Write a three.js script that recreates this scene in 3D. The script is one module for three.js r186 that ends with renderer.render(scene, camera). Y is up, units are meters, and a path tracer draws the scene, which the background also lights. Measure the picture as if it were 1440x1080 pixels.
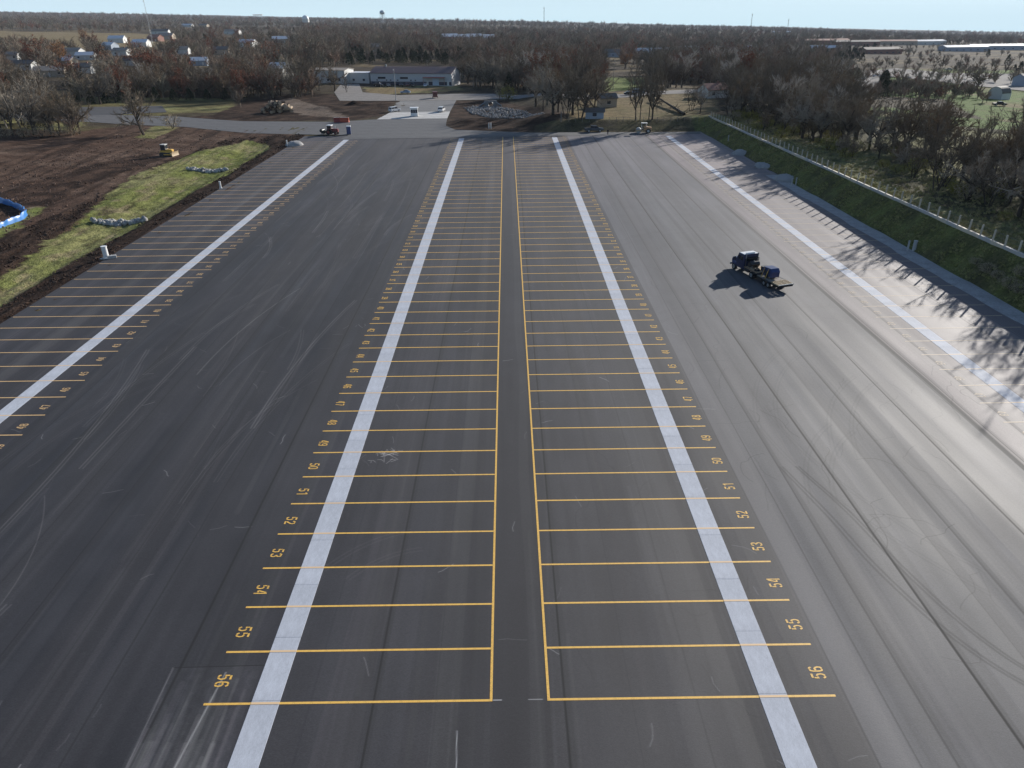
import * as THREE from 'three';
import { mergeGeometries } from 'three/addons/utils/BufferGeometryUtils.js';
import { RoundedBoxGeometry } from 'three/addons/geometries/RoundedBoxGeometry.js';
import { MarchingCubes } from 'three/addons/objects/MarchingCubes.js';

// ------------------------------------------------------------------ camera, sky, sun, exposure
const scene = new THREE.Scene();
const renderer = new THREE.WebGLRenderer({ antialias: true });
renderer.toneMapping = THREE.LinearToneMapping;
renderer.toneMappingExposure = 1.55;
renderer.shadowMap.enabled = true;
renderer.setSize(1024, 768);

const H = 34.3, FPX = 1020, PITCH = 27.126 * Math.PI / 180, YAW = 0.16 * Math.PI / 180, ROLL = -0.66 * Math.PI / 180;
const V3 = (x, y, z) => new THREE.Vector3(x, y, z);
const camF = V3(Math.sin(YAW) * Math.cos(PITCH), -Math.sin(PITCH), -Math.cos(YAW) * Math.cos(PITCH));
const r0 = V3(Math.cos(YAW), 0, Math.sin(YAW)), u0 = V3().crossVectors(r0, camF);
const camR = r0.clone().multiplyScalar(Math.cos(ROLL)).addScaledVector(u0, Math.sin(ROLL));
const camU = u0.clone().multiplyScalar(Math.cos(ROLL)).addScaledVector(r0, -Math.sin(ROLL));
const camera = new THREE.PerspectiveCamera(2 * Math.atan(540 / FPX) * 180 / Math.PI, 4 / 3, 0.5, 30000);
camera.position.set(0, H, 0);
camera.quaternion.setFromRotationMatrix(new THREE.Matrix4().makeBasis(camR, camU, camF.clone().negate()));
scene.add(camera);

// sun: low winter sun ahead and to the right; shadows fall to the left and towards the camera
const SUN_EL = 18 * Math.PI / 180, SUN_AZ = 48 * Math.PI / 180;
const sunDir = V3(Math.cos(SUN_AZ) * Math.cos(SUN_EL), Math.sin(SUN_EL), -Math.sin(SUN_AZ) * Math.cos(SUN_EL));
const sun = new THREE.DirectionalLight(new THREE.Color(1.0, 0.95, 0.88), 5.0);
sun.position.copy(sunDir).multiplyScalar(500).add(V3(0, 0, -180));
sun.target.position.set(0, 0, -180);
sun.castShadow = true;
sun.shadow.mapSize.set(4096, 4096);
Object.assign(sun.shadow.camera, { left: -220, right: 220, top: 160, bottom: -160, near: 50, far: 1200 });
scene.add(sun, sun.target);

// clear winter sky: pale at the horizon, blue overhead, a broad glow round the sun
{
  const W = 512, HH = 256, data = new Float32Array(W * HH * 4);
  for (let j = 0; j < HH; j++) for (let i = 0; i < W; i++) {
    const el = ((j + 0.5) / HH - 0.5) * Math.PI, az = ((i + 0.5) / W - 0.5) * 2 * Math.PI;
    const y = Math.max(0, Math.sin(el)), x = Math.cos(az) * Math.cos(el), z = Math.sin(az) * Math.cos(el);
    const c = x * sunDir.x + Math.sin(el) * sunDir.y + z * sunDir.z;
    const h = Math.exp(-y * 6.5), glow = 0.12 * Math.pow(Math.max(0, c), 6) + 0.14 * Math.pow(Math.max(0, c), 30);
    const o = (j * W + i) * 4;
    data[o] = 0.05 + 0.45 * h + glow; data[o + 1] = 0.1 + 0.59 * h + glow * 0.95; data[o + 2] = 0.205 + 0.54 * h + glow * 0.85; data[o + 3] = 1;
  }
  const t = new THREE.DataTexture(data, W, HH, THREE.RGBAFormat, THREE.FloatType);
  t.mapping = THREE.EquirectangularReflectionMapping; t.magFilter = THREE.LinearFilter; t.needsUpdate = true;
  scene.background = t; scene.environment = t;
}
scene.fog = new THREE.FogExp2(new THREE.Color(0.78, 0.87, 1.0), 0.000045);

// ------------------------------------------------------------------ helpers
let seed = 12345;
const rnd = () => { seed = (seed + 0x6d2b79f5) | 0; let t = Math.imul(seed ^ (seed >>> 15), 1 | seed); t = (t + Math.imul(t ^ (t >>> 7), 61 | t)) ^ t; return ((t ^ (t >>> 14)) >>> 0) / 4294967296; };
const rr = (a, b) => a + (b - a) * rnd();
const pick = (a) => a[Math.floor(rnd() * a.length)];
const clamp = (x, a = 0, b = 1) => Math.min(b, Math.max(a, x));
const sstep = (a, b, x) => { const t = clamp((x - a) / (b - a)); return t * t * (3 - 2 * t); };
const lerp = (a, b, t) => a + (b - a) * t;
const hash = (i, j) => { let h = Math.imul(i, 374761393) + Math.imul(j, 668265263) | 0; h = Math.imul(h ^ (h >>> 13), 1274126177); return ((h ^ (h >>> 16)) >>> 0) / 4294967296; };
const vnoise = (x, y) => { const i = Math.floor(x), j = Math.floor(y), u = x - i, v = y - j, a = u * u * (3 - 2 * u), b = v * v * (3 - 2 * v);
  return lerp(lerp(hash(i, j), hash(i + 1, j), a), lerp(hash(i, j + 1), hash(i + 1, j + 1), a), b); };
const fbm = (x, y, o = 4) => { let s = 0, a = 0.5, n = 0; for (let k = 0; k < o; k++) { s += a * vnoise(x, y); n += a; a *= 0.5; x = x * 2.03 + 17.1; y = y * 2.03 + 5.3; } return s / n; };
const inPoly = (p, x, y) => { let c = false; for (let i = 0, j = p.length - 1; i < p.length; j = i++) { const a = p[i], b = p[j]; if ((a[1] > y) !== (b[1] > y) && x < (b[0] - a[0]) * (y - a[1]) / (b[1] - a[1]) + a[0]) c = !c; } return c; };

// photo pixel (1440 x 1080) -> direction -> point on a level or on the ground. d is the distance ahead (= -z)
const ray = (u, v) => camF.clone().addScaledVector(camR, (u - 720) / FPX).addScaledVector(camU, -(v - 540) / FPX);
const P = (u, v, y = 0) => { const r = ray(u, v), t = (y - H) / r.y; return V3(r.x * t, y, r.z * t); };
const PT = (u, v) => { const r = ray(u, v).normalize(); let t0 = 20, t1 = 20; for (let k = 0; k < 700; k++) { t1 = t0 * 1.012; if (H + r.y * t1 < T(r.x * t1, -r.z * t1)) break; t0 = t1; }
  for (let k = 0; k < 24; k++) { const t = (t0 + t1) / 2; if (H + r.y * t < T(r.x * t, -r.z * t)) t1 = t; else t0 = t; } const p = V3(r.x * t1, 0, r.z * t1); p.y = T(p.x, -p.z); return p; };
const project = (x, y, z) => { const q = V3(x, y - H, z), w = q.dot(camF); return [720 + FPX * q.dot(camR) / w, 540 - FPX * q.dot(camU) / w, w]; };
const polyPx = (pts) => pts.map(([u, v]) => { const p = P(u, v); return [p.x, -p.z]; });

// ------------------------------------------------------------------ terrain
const toeX = (d) => lerp(64.9, 61.6, clamp((d - 80) / 160));
const fenX = (d) => lerp(69.0, 66.4, clamp((d - 93) / 156));
const bankH = (d) => lerp(4.5, 3.2, clamp((d - 93) / 156));
const farToe = (x) => 245.2 - 0.07 * (x - 7);
const mounds = [[-52, 322, 13, 11, 1.5], [-74, 316, 8, 6, 1.1], [-64, 325, 4, 3, 1.6], [-84, 302, 7, 4, 0.6], [2, 268, 22, 8, 0.9], [-12, 266, 8, 9, 1.0], [10, 262, 10, 7, 1.0], [-58, 303, 10, 7, 1.0], [-96, 290, 9, 4, 0.7]];
const rutted = (x, d) => (fbm(x * 1.25 + d * 0.09, d * 0.05 - x * 0.04, 3) - 0.5);
function T(x, d) {
  const level = -0.0077 * (d - 240) - 0.0286 * x;
  const ox = Math.max(0, -78 - x, x - 62), od = Math.max(0, d - 330, -60 - d), out = Math.hypot(ox, od);
  const w = sstep(5, 170, out);
  let h = level * w;
  h += w * 2.5 * (fbm(x * 0.008 + 3, d * 0.008, 3) - 0.5) + sstep(900, 3500, Math.hypot(x, d)) * 42 * (fbm(x * 0.0009, d * 0.0009 + 7, 3) - 0.45);
  const br = clamp((x - toeX(d)) / (fenX(d) - toeX(d))), bf = clamp((d - farToe(x)) / 8.2) * sstep(4, 18, x);
  const away = Math.max(0, Math.hypot(Math.max(0, x - 72), Math.max(0, d - 300)));
  const b = d < 262 ? Math.max(br, bf) : Math.max(br * (x > 62 ? 1 : 0), bf);
  h += b * bankH(d) * (x < 61 ? 0.8 + 0.2 * sstep(50, 61, x) : 1) * (1 - sstep(10, 130, away));
  if (x < -63.5 && d > 70 && d < 245) {
    const s = (x + 73.5 + 0.02 * (d - 150)) / 5.2;
    h -= 1.0 * Math.exp(-s * s) * sstep(70, 90, d) * (1 - sstep(225, 240, d));
  }
  h -= 1.7 * Math.exp(-(((x - 3) / 15) ** 2) - (((d - 292) / 11) ** 2));
  for (const [mx, md, ax, ad, mh] of mounds) { const e = ((x - mx) / ax) ** 2 + ((d - md) / ad) ** 2; if (e < 6) h += mh * Math.exp(-e * 1.4) * (0.7 + 0.6 * fbm(x * 0.5, d * 0.5, 3)); }
  return h;
}

// ------------------------------------------------------------------ materials
const mat = (r, g, b, rough = 0.8, metal = 0, extra = {}) => { const m = new THREE.MeshStandardMaterial({ roughness: rough, metalness: metal, ...extra }); m.color.setRGB(r, g, b); return m; };
const matte = (r, g, b, extra = {}) => { const m = new THREE.MeshPhysicalMaterial({ roughness: 1, specularIntensity: 0.12, ...extra }); m.color.setRGB(r, g, b); return m; };
function noiseTex(n, f, rx = 1, ry = 1) {
  const d = new Uint8Array(n * n * 4);
  for (let j = 0; j < n; j++) for (let i = 0; i < n; i++) { const v = clamp(f(i / n, j / n)) * 255, o = (j * n + i) * 4; d[o] = d[o + 1] = d[o + 2] = v; d[o + 3] = 255; }
  const t = new THREE.DataTexture(d, n, n); t.wrapS = t.wrapT = THREE.RepeatWrapping; t.magFilter = THREE.LinearFilter; t.repeat.set(rx, ry); t.needsUpdate = true; return t;
}
// tileable noise
const tn = (u, v, k) => { const x = u * k, y = v * k, i = Math.floor(x), j = Math.floor(y), a = x - i, b = y - j, s = a * a * (3 - 2 * a), t = b * b * (3 - 2 * b), q = (p) => ((p % k) + k) % k;
  return lerp(lerp(hash(q(i), q(j)), hash(q(i + 1), q(j)), s), lerp(hash(q(i), q(j + 1)), hash(q(i + 1), q(j + 1)), s), t); };
const groundTex = noiseTex(512, (u, v) => 0.42 + 0.24 * (tn(u, v, 128) - 0.5) + 0.34 * (tn(u, v, 61) - 0.5) + 0.3 * (tn(u, v, 23) - 0.5) + 0.3 * (tn(u, v, 7) - 0.5) + 0.2);
const groundBump = noiseTex(512, (u, v) => 0.45 * tn(u, v, 40) + 0.35 * tn(u, v, 90) + 0.2 * tn(u, v, 12));
const M = {
  steel: mat(0.35, 0.36, 0.37, 0.45, 0.7), darkSteel: mat(0.05, 0.05, 0.055, 0.5, 0.4), rubber: mat(0.02, 0.02, 0.022, 0.85), glass: mat(0.02, 0.025, 0.03, 0.08),
  white: mat(0.72, 0.73, 0.73, 0.45), offWhite: mat(0.6, 0.59, 0.55, 0.6), blue: mat(0.012, 0.022, 0.07, 0.3), blueTarp: mat(0.02, 0.16, 0.55, 0.35), navy: mat(0.025, 0.04, 0.12, 0.4),
  yellow: mat(0.62, 0.36, 0.06, 0.5), orange: mat(0.42, 0.07, 0.03, 0.6), red: mat(0.26, 0.03, 0.025, 0.5), black: mat(0.02, 0.02, 0.022, 0.45), wood: mat(0.3, 0.19, 0.11, 0.8),
  woodGrey: mat(0.25, 0.22, 0.19, 0.9), concrete: mat(0.42, 0.41, 0.39, 0.85), pvc: mat(0.7, 0.7, 0.69, 0.4), tan: mat(0.36, 0.27, 0.16, 0.7), silver: mat(0.5, 0.5, 0.52, 0.35, 0.5),
};

// ------------------------------------------------------------------ object helpers
const used = new Map();
const numbered = (n) => { const k = used.get(n) ?? 0; used.set(n, k + 1); return k ? n + '_' + String(k).padStart(3, '0') : n; };
const shade = (o) => { o.traverse((m) => { if (m.isMesh) { m.castShadow = true; m.receiveShadow = true; } }); return o; };
function thing(name, label, category, pos = [0, 0, 0], turn = 0, group) {
  const o = new THREE.Group(); o.name = numbered(name); scene.add(o); o.position.set(...(pos.isVector3 ? pos.toArray() : pos)); o.rotation.y = turn;
  o.userData = { label, category }; if (group) o.userData.group = group; return o;
}
function part(parent, name, geos, m) {
  const list = [].concat(geos).map((g) => { const q = g.index ? g.toNonIndexed() : g; for (const k of Object.keys(q.attributes)) if (!['position', 'normal', 'uv'].includes(k)) q.deleteAttribute(k); if (!q.attributes.uv) q.setAttribute('uv', new THREE.BufferAttribute(new Float32Array(q.attributes.position.count * 2), 2)); return q; });
  const o = new THREE.Mesh(list.length > 1 ? mergeGeometries(list) : list[0], m); o.name = name; o.castShadow = o.receiveShadow = true; parent.add(o); return o;
}
const structure = (o) => { o.userData.kind = 'structure'; return o; };
const box = (w, h, l, x = 0, y = 0, z = 0) => new THREE.BoxGeometry(w, h, l).translate(x, y, z);
const rbox = (w, h, l, x = 0, y = 0, z = 0, r = 0.05) => new RoundedBoxGeometry(w, h, l, 2, Math.min(r, w / 2.1, h / 2.1, l / 2.1)).translate(x, y, z);
const cyl = (r1, r2, h, x = 0, y = 0, z = 0, n = 12) => new THREE.CylinderGeometry(r1, r2, h, n).translate(x, y, z);
const wheelG = (r, w, x, y, z) => new THREE.CylinderGeometry(r, r, w, 18).rotateZ(Math.PI / 2).translate(x, y, z);
function bar(a, b, w, h = w) { const A = V3(...a), B = V3(...b), L = A.distanceTo(B); const g = new THREE.BoxGeometry(w, L, h);
  g.applyQuaternion(new THREE.Quaternion().setFromUnitVectors(V3(0, 1, 0), B.clone().sub(A).normalize())); return g.translate((a[0] + b[0]) / 2, (a[1] + b[1]) / 2, (a[2] + b[2]) / 2); }
// side profile in (z, y), extruded across x with a small bevel
function profile(pts, w, bev = 0.05, x = 0) {
  const s = new THREE.Shape(pts.map(([z, y]) => new THREE.Vector2(-z, y)));
  return new THREE.ExtrudeGeometry(s, { depth: w - 2 * bev, bevelEnabled: bev > 0, bevelThickness: bev, bevelSize: bev, bevelSegments: 2, curveSegments: 4 }).rotateY(Math.PI / 2).translate(x - w / 2 + bev, 0, 0);
}
const quadXZ = (x0, x1, d0, d1, y) => { const g = new THREE.BufferGeometry(); g.setAttribute('position', new THREE.Float32BufferAttribute([x0, y, -d0, x1, y, -d0, x1, y, -d1, x0, y, -d1], 3)); g.setAttribute('uv', new THREE.Float32BufferAttribute([x0, d0, x1, d0, x1, d1, x0, d1], 2)); g.setIndex([0, 1, 2, 0, 2, 3]); g.computeVertexNormals(); return g; };

// ------------------------------------------------------------------ ground
const REG = {
  field: polyPx([[-200, 205], [0, 192], [112, 190], [190, 177], [262, 176], [340, 182], [430, 190], [425, 197], [0, 475], [-300, 600]]),
  dark: polyPx([[-60, 360], [0, 333], [120, 285], [232, 226], [320, 196], [395, 189], [440, 192], [415, 205], [360, 236], [210, 325], [0, 472], [-100, 520]]),
  dark2: polyPx([[-80, 300], [30, 262], [130, 232], [215, 214], [225, 226], [120, 262], [60, 292], [-60, 330]]),
  grass: polyPx([[-80, 425], [0, 384], [110, 310], [182, 250], [270, 215], [346, 197], [376, 199], [380, 212], [336, 240], [290, 262], [262, 290], [205, 318], [150, 352], [90, 378], [40, 398], [0, 424], [-80, 470]]),
  tarpGrass: polyPx([[-40, 350], [0, 334], [30, 316], [62, 292], [50, 288], [30, 303], [0, 318], [-40, 335]]),
  roadGrass: polyPx([[95, 150], [160, 145], [330, 140], [330, 158], [250, 162], [120, 178], [112, 188], [60, 190], [0, 192], [0, 150]]),
  treeGrass: polyPx([[190, 196], [215, 196], [250, 182], [240, 176], [215, 180]]),
  dirtA: polyPx([[255, 166], [300, 163], [340, 145], [420, 132], [560, 136], [562, 140], [540, 162], [500, 168], [330, 172], [260, 168]]),
  tanA: polyPx([[372, 146], [410, 138], [450, 150], [490, 166], [450, 164], [400, 158]]),
  dirtB: polyPx([[636, 142], [700, 140], [760, 156], [800, 172], [780, 184], [700, 186], [640, 184], [624, 176]]),
  yard: polyPx([[512, 124], [640, 116], [650, 126], [600, 130], [520, 134]]),
  dry: polyPx([[800, 170], [820, 138], [1005, 128], [1010, 168], [980, 178], [800, 182]]),
  lawn: polyPx([[852, 98], [910, 97], [905, 122], [880, 132], [850, 134]]),
  fieldR: polyPx([[1170, 84], [1260, 72], [1440, 70], [1500, 130], [1500, 180], [1390, 150], [1330, 118], [1200, 116]]),
  fieldR2: polyPx([[1180, 158], [1250, 142], [1350, 148], [1500, 150], [1500, 225], [1380, 205], [1250, 190]]),
  hill: [[-700, 760], [-330, 760], [-560, 1350], [-1150, 1350]],
};
const COL = { wood: [0.085, 0.066, 0.046], woodB: [0.12, 0.098, 0.062], field: [0.128, 0.078, 0.055], fieldB: [0.235, 0.16, 0.117], dark: [0.042, 0.026, 0.019], darkB: [0.11, 0.07, 0.05], grass: [0.235, 0.26, 0.075], grassB: [0.34, 0.325, 0.14], straw: [0.36, 0.29, 0.17],
  bank: [0.09, 0.115, 0.045], bankB: [0.14, 0.14, 0.065], dry: [0.3, 0.225, 0.12], dryB: [0.2, 0.17, 0.08], lawn: [0.15, 0.23, 0.05], far: [0.1, 0.078, 0.06], tan: [0.3, 0.24, 0.19] };
const mix3 = (a, b, t) => [lerp(a[0], b[0], t), lerp(a[1], b[1], t), lerp(a[2], b[2], t)];
function groundColor(x, d) {
  const n = fbm(x * 0.35, d * 0.35, 3), n2 = fbm(x * 0.08 + 9, d * 0.08, 3), jx = x + 1.6 * (fbm(x * 0.45 + 5, d * 0.45, 3) - 0.5) * 2, jd = d + 2.4 * (fbm(x * 0.45 + 55, d * 0.4, 3) - 0.5) * 2;
  const inn = (k) => inPoly(REG[k], jx, jd);
  let c = mix3(COL.wood, COL.woodB, sstep(0.35, 0.65, n));
  const R = Math.hypot(x, d);
  if (R > 420) c = mix3(c, n2 > 0.62 ? COL.dry : COL.far, 0.6);
  if (x < -60 && d < 262) c = mix3(COL.woodB, COL.dryB, n);
  if (inn('field') ) { const furrow = fbm(d * 0.5 + x * 0.12, x * 0.05, 3); c = mix3(COL.field, COL.fieldB, sstep(0.38, 0.78, 0.4 * furrow + 0.3 * n2 + 0.3 * n)); c = mix3(c, COL.dark, 0.7 * sstep(0.56, 0.7, fbm(x * 0.9 + d * 0.1, d * 0.06 + 40, 3))); }
  if (inn('roadGrass')) c = mix3(COL.grassB, COL.dryB, sstep(0.3, 0.6, n2));
  if (inn('treeGrass')) c = mix3(COL.grass, COL.straw, n);
  if (inn('dark2')) c = mix3(COL.dark, COL.field, sstep(0.3, 0.8, n));
  if (inn('dark')) { const rut = fbm(x * 1.1 + d * 0.28, d * 0.05, 3); c = mix3(COL.dark, COL.darkB, sstep(0.35, 0.7, rut)); }
  if (x > -69.6 - 2.2 * (fbm(x * 0.1, d * 0.09 + 3, 3) - 0.5) * 2 && x < -62 && d < 240) { const rut = fbm(x * 1.6, d * 0.07, 3); c = mix3(COL.dark, COL.darkB, sstep(0.4, 0.75, rut * 0.6 + n * 0.4)); }
  else if (inn('grass')) { c = mix3(COL.grass, COL.grassB, sstep(0.3, 0.7, n2)); const bare = sstep(0.56, 0.72, fbm(x * 0.5 + 31, d * 0.3, 3)); c = mix3(c, COL.straw, bare * 0.75); if (fbm(x * 0.9 + d * 0.2, d * 0.22, 2) > 0.74) c = mix3(c, COL.dark, 0.6); }
  if (inn('tarpGrass')) c = mix3(COL.grass, COL.straw, sstep(0.4, 0.7, n));
  if (inn('dirtA') || inn('dirtB')) c = mix3(COL.dark, COL.darkB, sstep(0.3, 0.75, n));
  if (inn('tanA')) c = mix3(COL.tan, COL.field, n * 0.7);
  if (inn('yard')) c = mix3(COL.grassB, COL.dry, sstep(0.3, 0.6, n2));
  if (d > 244 && x > 14 && inn('dry')) c = mix3(COL.dry, COL.dryB, sstep(0.4, 0.7, n2 * 0.5 + n * 0.5));
  if (inn('lawn')) c = mix3(COL.lawn, COL.grassB, n * 0.7);
  if (inn('fieldR') || inn('fieldR2')) c = mix3(COL.lawn, COL.dry, 0.75 * sstep(0.5, 0.75, n2));
  if (inn('hill')) c = mix3(COL.dry, COL.straw, n);
  if (x > 60 && d < 256) {
    const t = (x - toeX(d)) / (fenX(d) - toeX(d));
    if (t > -0.4 && t < 1.05) c = mix3(COL.grass, COL.woodB, 0.3 + 0.45 * sstep(0.3, 0.75, n));
    else if (t >= 1.05 && x < fenX(d) + 4 + 4 * n2) c = mix3(COL.grassB, COL.bankB, n);
    else if (t >= 1.05) c = mix3(mix3(COL.bankB, COL.wood, 0.5), COL.grassB, 0.55 * sstep(0.45, 0.65, n2));
  } else if (x > 8 && d > 238 && d < 253) c = mix3(COL.woodB, COL.dryB, sstep(0.3, 0.75, n) * 0.8);
  return c;
}
const groundMat = matte(1, 1, 1, { vertexColors: true, map: groundTex, bumpMap: groundBump, bumpScale: 0.12 });
function gridMesh(name, nx, ny, at, skip) {
  const pos = [], col = [], uv = [], idx = [];
  for (let j = 0; j < ny; j++) for (let i = 0; i < nx; i++) { const [x, y, d, c] = at(i, j); pos.push(x, y, -d); col.push(...c); uv.push(x / 9, d / 9); }
  for (let j = 0; j < ny - 1; j++) for (let i = 0; i < nx - 1; i++) { if (skip && skip(i, j)) continue; const a = j * nx + i; idx.push(a, a + 1, a + nx + 1, a, a + nx + 1, a + nx); }
  const g = new THREE.BufferGeometry(); g.setAttribute('position', new THREE.Float32BufferAttribute(pos, 3)); g.setAttribute('color', new THREE.Float32BufferAttribute(col, 3)); g.setAttribute('uv', new THREE.Float32BufferAttribute(uv, 2)); g.setIndex(idx); g.computeVertexNormals();
  const m = new THREE.Mesh(g, groundMat); m.name = name; m.receiveShadow = m.castShadow = true; scene.add(m); return structure(m);
}
const spans = (list) => { const o = []; for (const [a, b, s] of list) for (let x = a; x < b - 1e-6; x += s) o.push(x); o.push(list.at(-1)[1]); return o; };
{
  const xs = spans([[-300, -130, 2.2], [-130, -62, 0.65], [-62, 58, 2], [58, 84, 0.55], [84, 300, 2.2]]), ds = spans([[10, 262, 0.8], [262, 345, 1.1], [345, 460, 2.6]]);
  const gm = gridMesh('ground', xs.length, ds.length, (i, j) => {
    const x = xs[i], d = ds[j]; let y = T(x, d);
    if (x > -62 && x < 60 && d < 241) y = -0.1;
    else if (x < -63 && d < 262) { const dk = x > -70 || inPoly(REG.dark, x, d); y += (dk ? 0.75 : 0.36) * rutted(x, d) + (dk ? 0.3 : 0.16) * (fbm(x * 1.3, d * 1.3, 2) - 0.5); if (x > -66) y = lerp(-0.06, y, clamp((-63.5 - x) / 2.5)); }
    else if (d < 345 && !(x < 22 && d < 300 && x > -60 && d < 262)) y += 0.16 * (fbm(x * 0.9, d * 0.9, 3) - 0.5) * (x < 60 && d > 262 && x > -30 && x < 22 ? 1.6 : 1) * (x > 58 && d < 262 && x < toeX(d) + 0.3 ? 0 : 1);
    return [x, y - 0.03, d, groundColor(x, d)];
  }, (i, j) => xs[i] > -60 && xs[i + 1] < 57 && ds[j + 1] < 236);
  gm.name = 'ground';
  // open country round about, to the horizon
  const NA = 420, NR = 120;
  gridMesh('terrain', NA + 1, NR, (i, j) => {
    const a = (i / NA) * 2 * Math.PI - Math.PI / 2, r = 300 * Math.pow(45, j / (NR - 1)), x = Math.sin(a) * r, d = Math.cos(a) * r;
    const inside = Math.abs(x) < 296 && d > 12 && d < 455;
    return [x, T(x, d) - (inside ? 3.5 : 0.25), d, groundColor(x, d)];
  });
  const disc = new THREE.Mesh(new THREE.CircleGeometry(330, 64).rotateX(-Math.PI / 2).translate(0, -16, 0), mat(0.09, 0.07, 0.05, 1)); disc.name = 'ground_below'; scene.add(structure(disc));
}

// ------------------------------------------------------------------ the parking lot
const Z0 = 28.107, SP = 3.7234, XL = -1.297, XR = 1.93, NST = 56, LOT_END = 241;
const strokes = [];   // wear marks in lot metres: {pts, w, c, a}
{
  const line = (x, d0, d1, w, c, a, wob = 0.15) => { const pts = [], n = Math.max(2, Math.ceil((d1 - d0) / 6)), ph = rr(0, 9); for (let k = 0; k <= n; k++) { const d = lerp(d0, d1, k / n); pts.push([x + wob * (vnoise(d * 0.06 + ph, x * 3.1) - 0.5) * 2, d]); } strokes.push({ pts, w, c, a }); };
  // roller and tyre streaks along the lanes
  for (let k = 0; k < 900; k++) { const x = rr(-64, 64), d0 = rr(-10, 235), L = rr(4, 46), left = x < -18 && x > -47; line(x, d0, d0 + L, rr(0.06, left ? 0.5 : 0.35), rnd() < (left ? 0.72 : 0.5) ? '150,146,142' : '18,18,20', rr(0.02, left ? 0.1 : 0.075), rr(0.1, 0.7)); }
  for (let k = 0; k < 60; k++) { const x = rr(-64, 64), w = rr(0.8, 2.4); line(x, -20, 245, w, rnd() < 0.5 ? '140,136,132' : '24,24,27', rr(0.03, 0.1), 0.25); }
  // light tyre tracks slanting across the left aisle
  for (let k = 0; k < 80; k++) { const d0 = rr(22, 200), x0 = rr(-44, -21), dx = rr(-5, 7), L = rr(10, 34), pts = []; for (let i = 0; i <= 12; i++) { const t = i / 12; pts.push([x0 + dx * t * t, d0 + L * t]); } const w = rr(0.04, 0.16), a = rr(0.1, 0.34); strokes.push({ pts, w, c: '165,160,155', a }); if (rnd() < 0.6) strokes.push({ pts: pts.map(([x, d]) => [x + rr(0.3, 0.34), d]), w, c: '165,160,155', a: a * 0.8 }); }
  // dark turning marks in the right aisle
  const arc = (pts, w, a, c = '14,14,15') => { const cv = new THREE.CatmullRomCurve3(pts.map(([x, d]) => V3(x, 0, d))); strokes.push({ pts: cv.getPoints(40).map((p) => [p.x, p.z]), w, c, a }); };
  for (const o of [0, 0.34, 1.75, 2.05]) arc([[22.6 + o * 0.8, 51], [23.9 + o, 44.5], [25.0 + o, 38], [26.8 + o * 0.9, 32.2], [29 + o * 0.75, 28.6 + o * 0.2], [36 + o * 0.3, 22.5 + o]], 0.17, 0.26);
  for (const [x, d, r] of [[36, 62, 9], [30, 74, 12], [33, 48, 6], [40, 55, 8], [24, 60, 14], [29, 95, 12], [38, 110, 9], [-32, 60, 9], [-30, 90, 12], [-8, 34, 3]]) { const a0 = rr(1.9, 3.6); for (const off of [0, 0.33, 2.0, 2.33]) { const pts = []; for (let i = 0; i < 12; i++) { const q = r * (2.2 + i * 0.06) + off; pts.push([x + r * 1.6 + Math.cos(a0 + i * 0.06) * q, d + Math.sin(a0 + i * 0.06) * q * 1.2]); } arc(pts, 0.14, x < 0 ? 0.1 : 0.09, x < 0 ? '150,146,142' : '18,18,19'); } }
  // hairline cracks
  for (let k = 0; k < 120; k++) { let x = rr(19, 46), d = rr(24, 120); if (k > 90) x = rr(2, 18); const pts = [[x, d]], n = 4 + Math.floor(rnd() * 8); let a = rnd() < 0.6 ? Math.PI / 2 + rr(-0.3, 0.3) : rr(0, 6.28); for (let i = 0; i < n; i++) { a += rr(-0.5, 0.5); x += Math.cos(a) * rr(0.2, 0.9); d += Math.sin(a) * rr(0.2, 0.9); pts.push([x, d]); } strokes.push({ pts, w: rr(0.025, 0.05), c: '16,16,17', a: rr(0.25, 0.6) }); }
  // pale scuffs
  for (let k = 0; k < 200; k++) { let x = rr(-46, 20), d = rr(22, 150); const pts = [[x, d]]; let a = rr(0, 6.28); for (let i = 0; i < 3; i++) { a += rr(-0.4, 0.4); const s = rr(0.1, 0.7); x += Math.cos(a) * s; d += Math.sin(a) * s; pts.push([x, d]); } strokes.push({ pts, w: rr(0.03, 0.08), c: '190,188,184', a: rr(0.15, 0.55) }); }
  // seams between paving passes
  for (const [x, w, a] of [[-60.2, 0.07, 0.5], [-56, 0.06, 0.4], [-43.6, 0.06, 0.4], [-39.6, 0.1, 0.35], [-35, 0.06, 0.4], [-31, 0.1, 0.4], [-27, 0.06, 0.35], [-23.4, 0.08, 0.45], [-19.75, 0.14, 0.8], [-11.4, 0.05, 0.3], [-7.9, 0.1, 0.75], [-4.4, 0.05, 0.3], [2.83, 0.11, 0.9], [6.6, 0.05, 0.3], [10.2, 0.06, 0.35], [18.6, 0.07, 0.4], [20.6, 0.08, 0.35], [22.5, 0.12, 0.4], [26.45, 0.15, 0.9], [30.2, 0.05, 0.3], [32.4, 0.16, 0.35], [37.4, 0.11, 0.85], [42.9, 0.45, 0.5], [42.6, 0.08, 0.6], [43.4, 0.1, 0.5], [46.2, 0.1, 0.3], [56, 0.08, 0.6], [59.5, 0.07, 0.4]]) { line(x, -20, 245, w, '8,8,9', a, 0.06); if (w > 0.09) line(x + 0.2, -20, 245, 0.3, '20,20,22', 0.18, 0.1); }
  // milled patch round stall 56
  for (let k = 0; k < 60; k++) { const x = rr(-20.3, -15.2); line(x, 14, rr(24, 30.4), rr(0.05, 0.35), '172,168,164', rr(0.04, 0.16), 0.12); }
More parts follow.
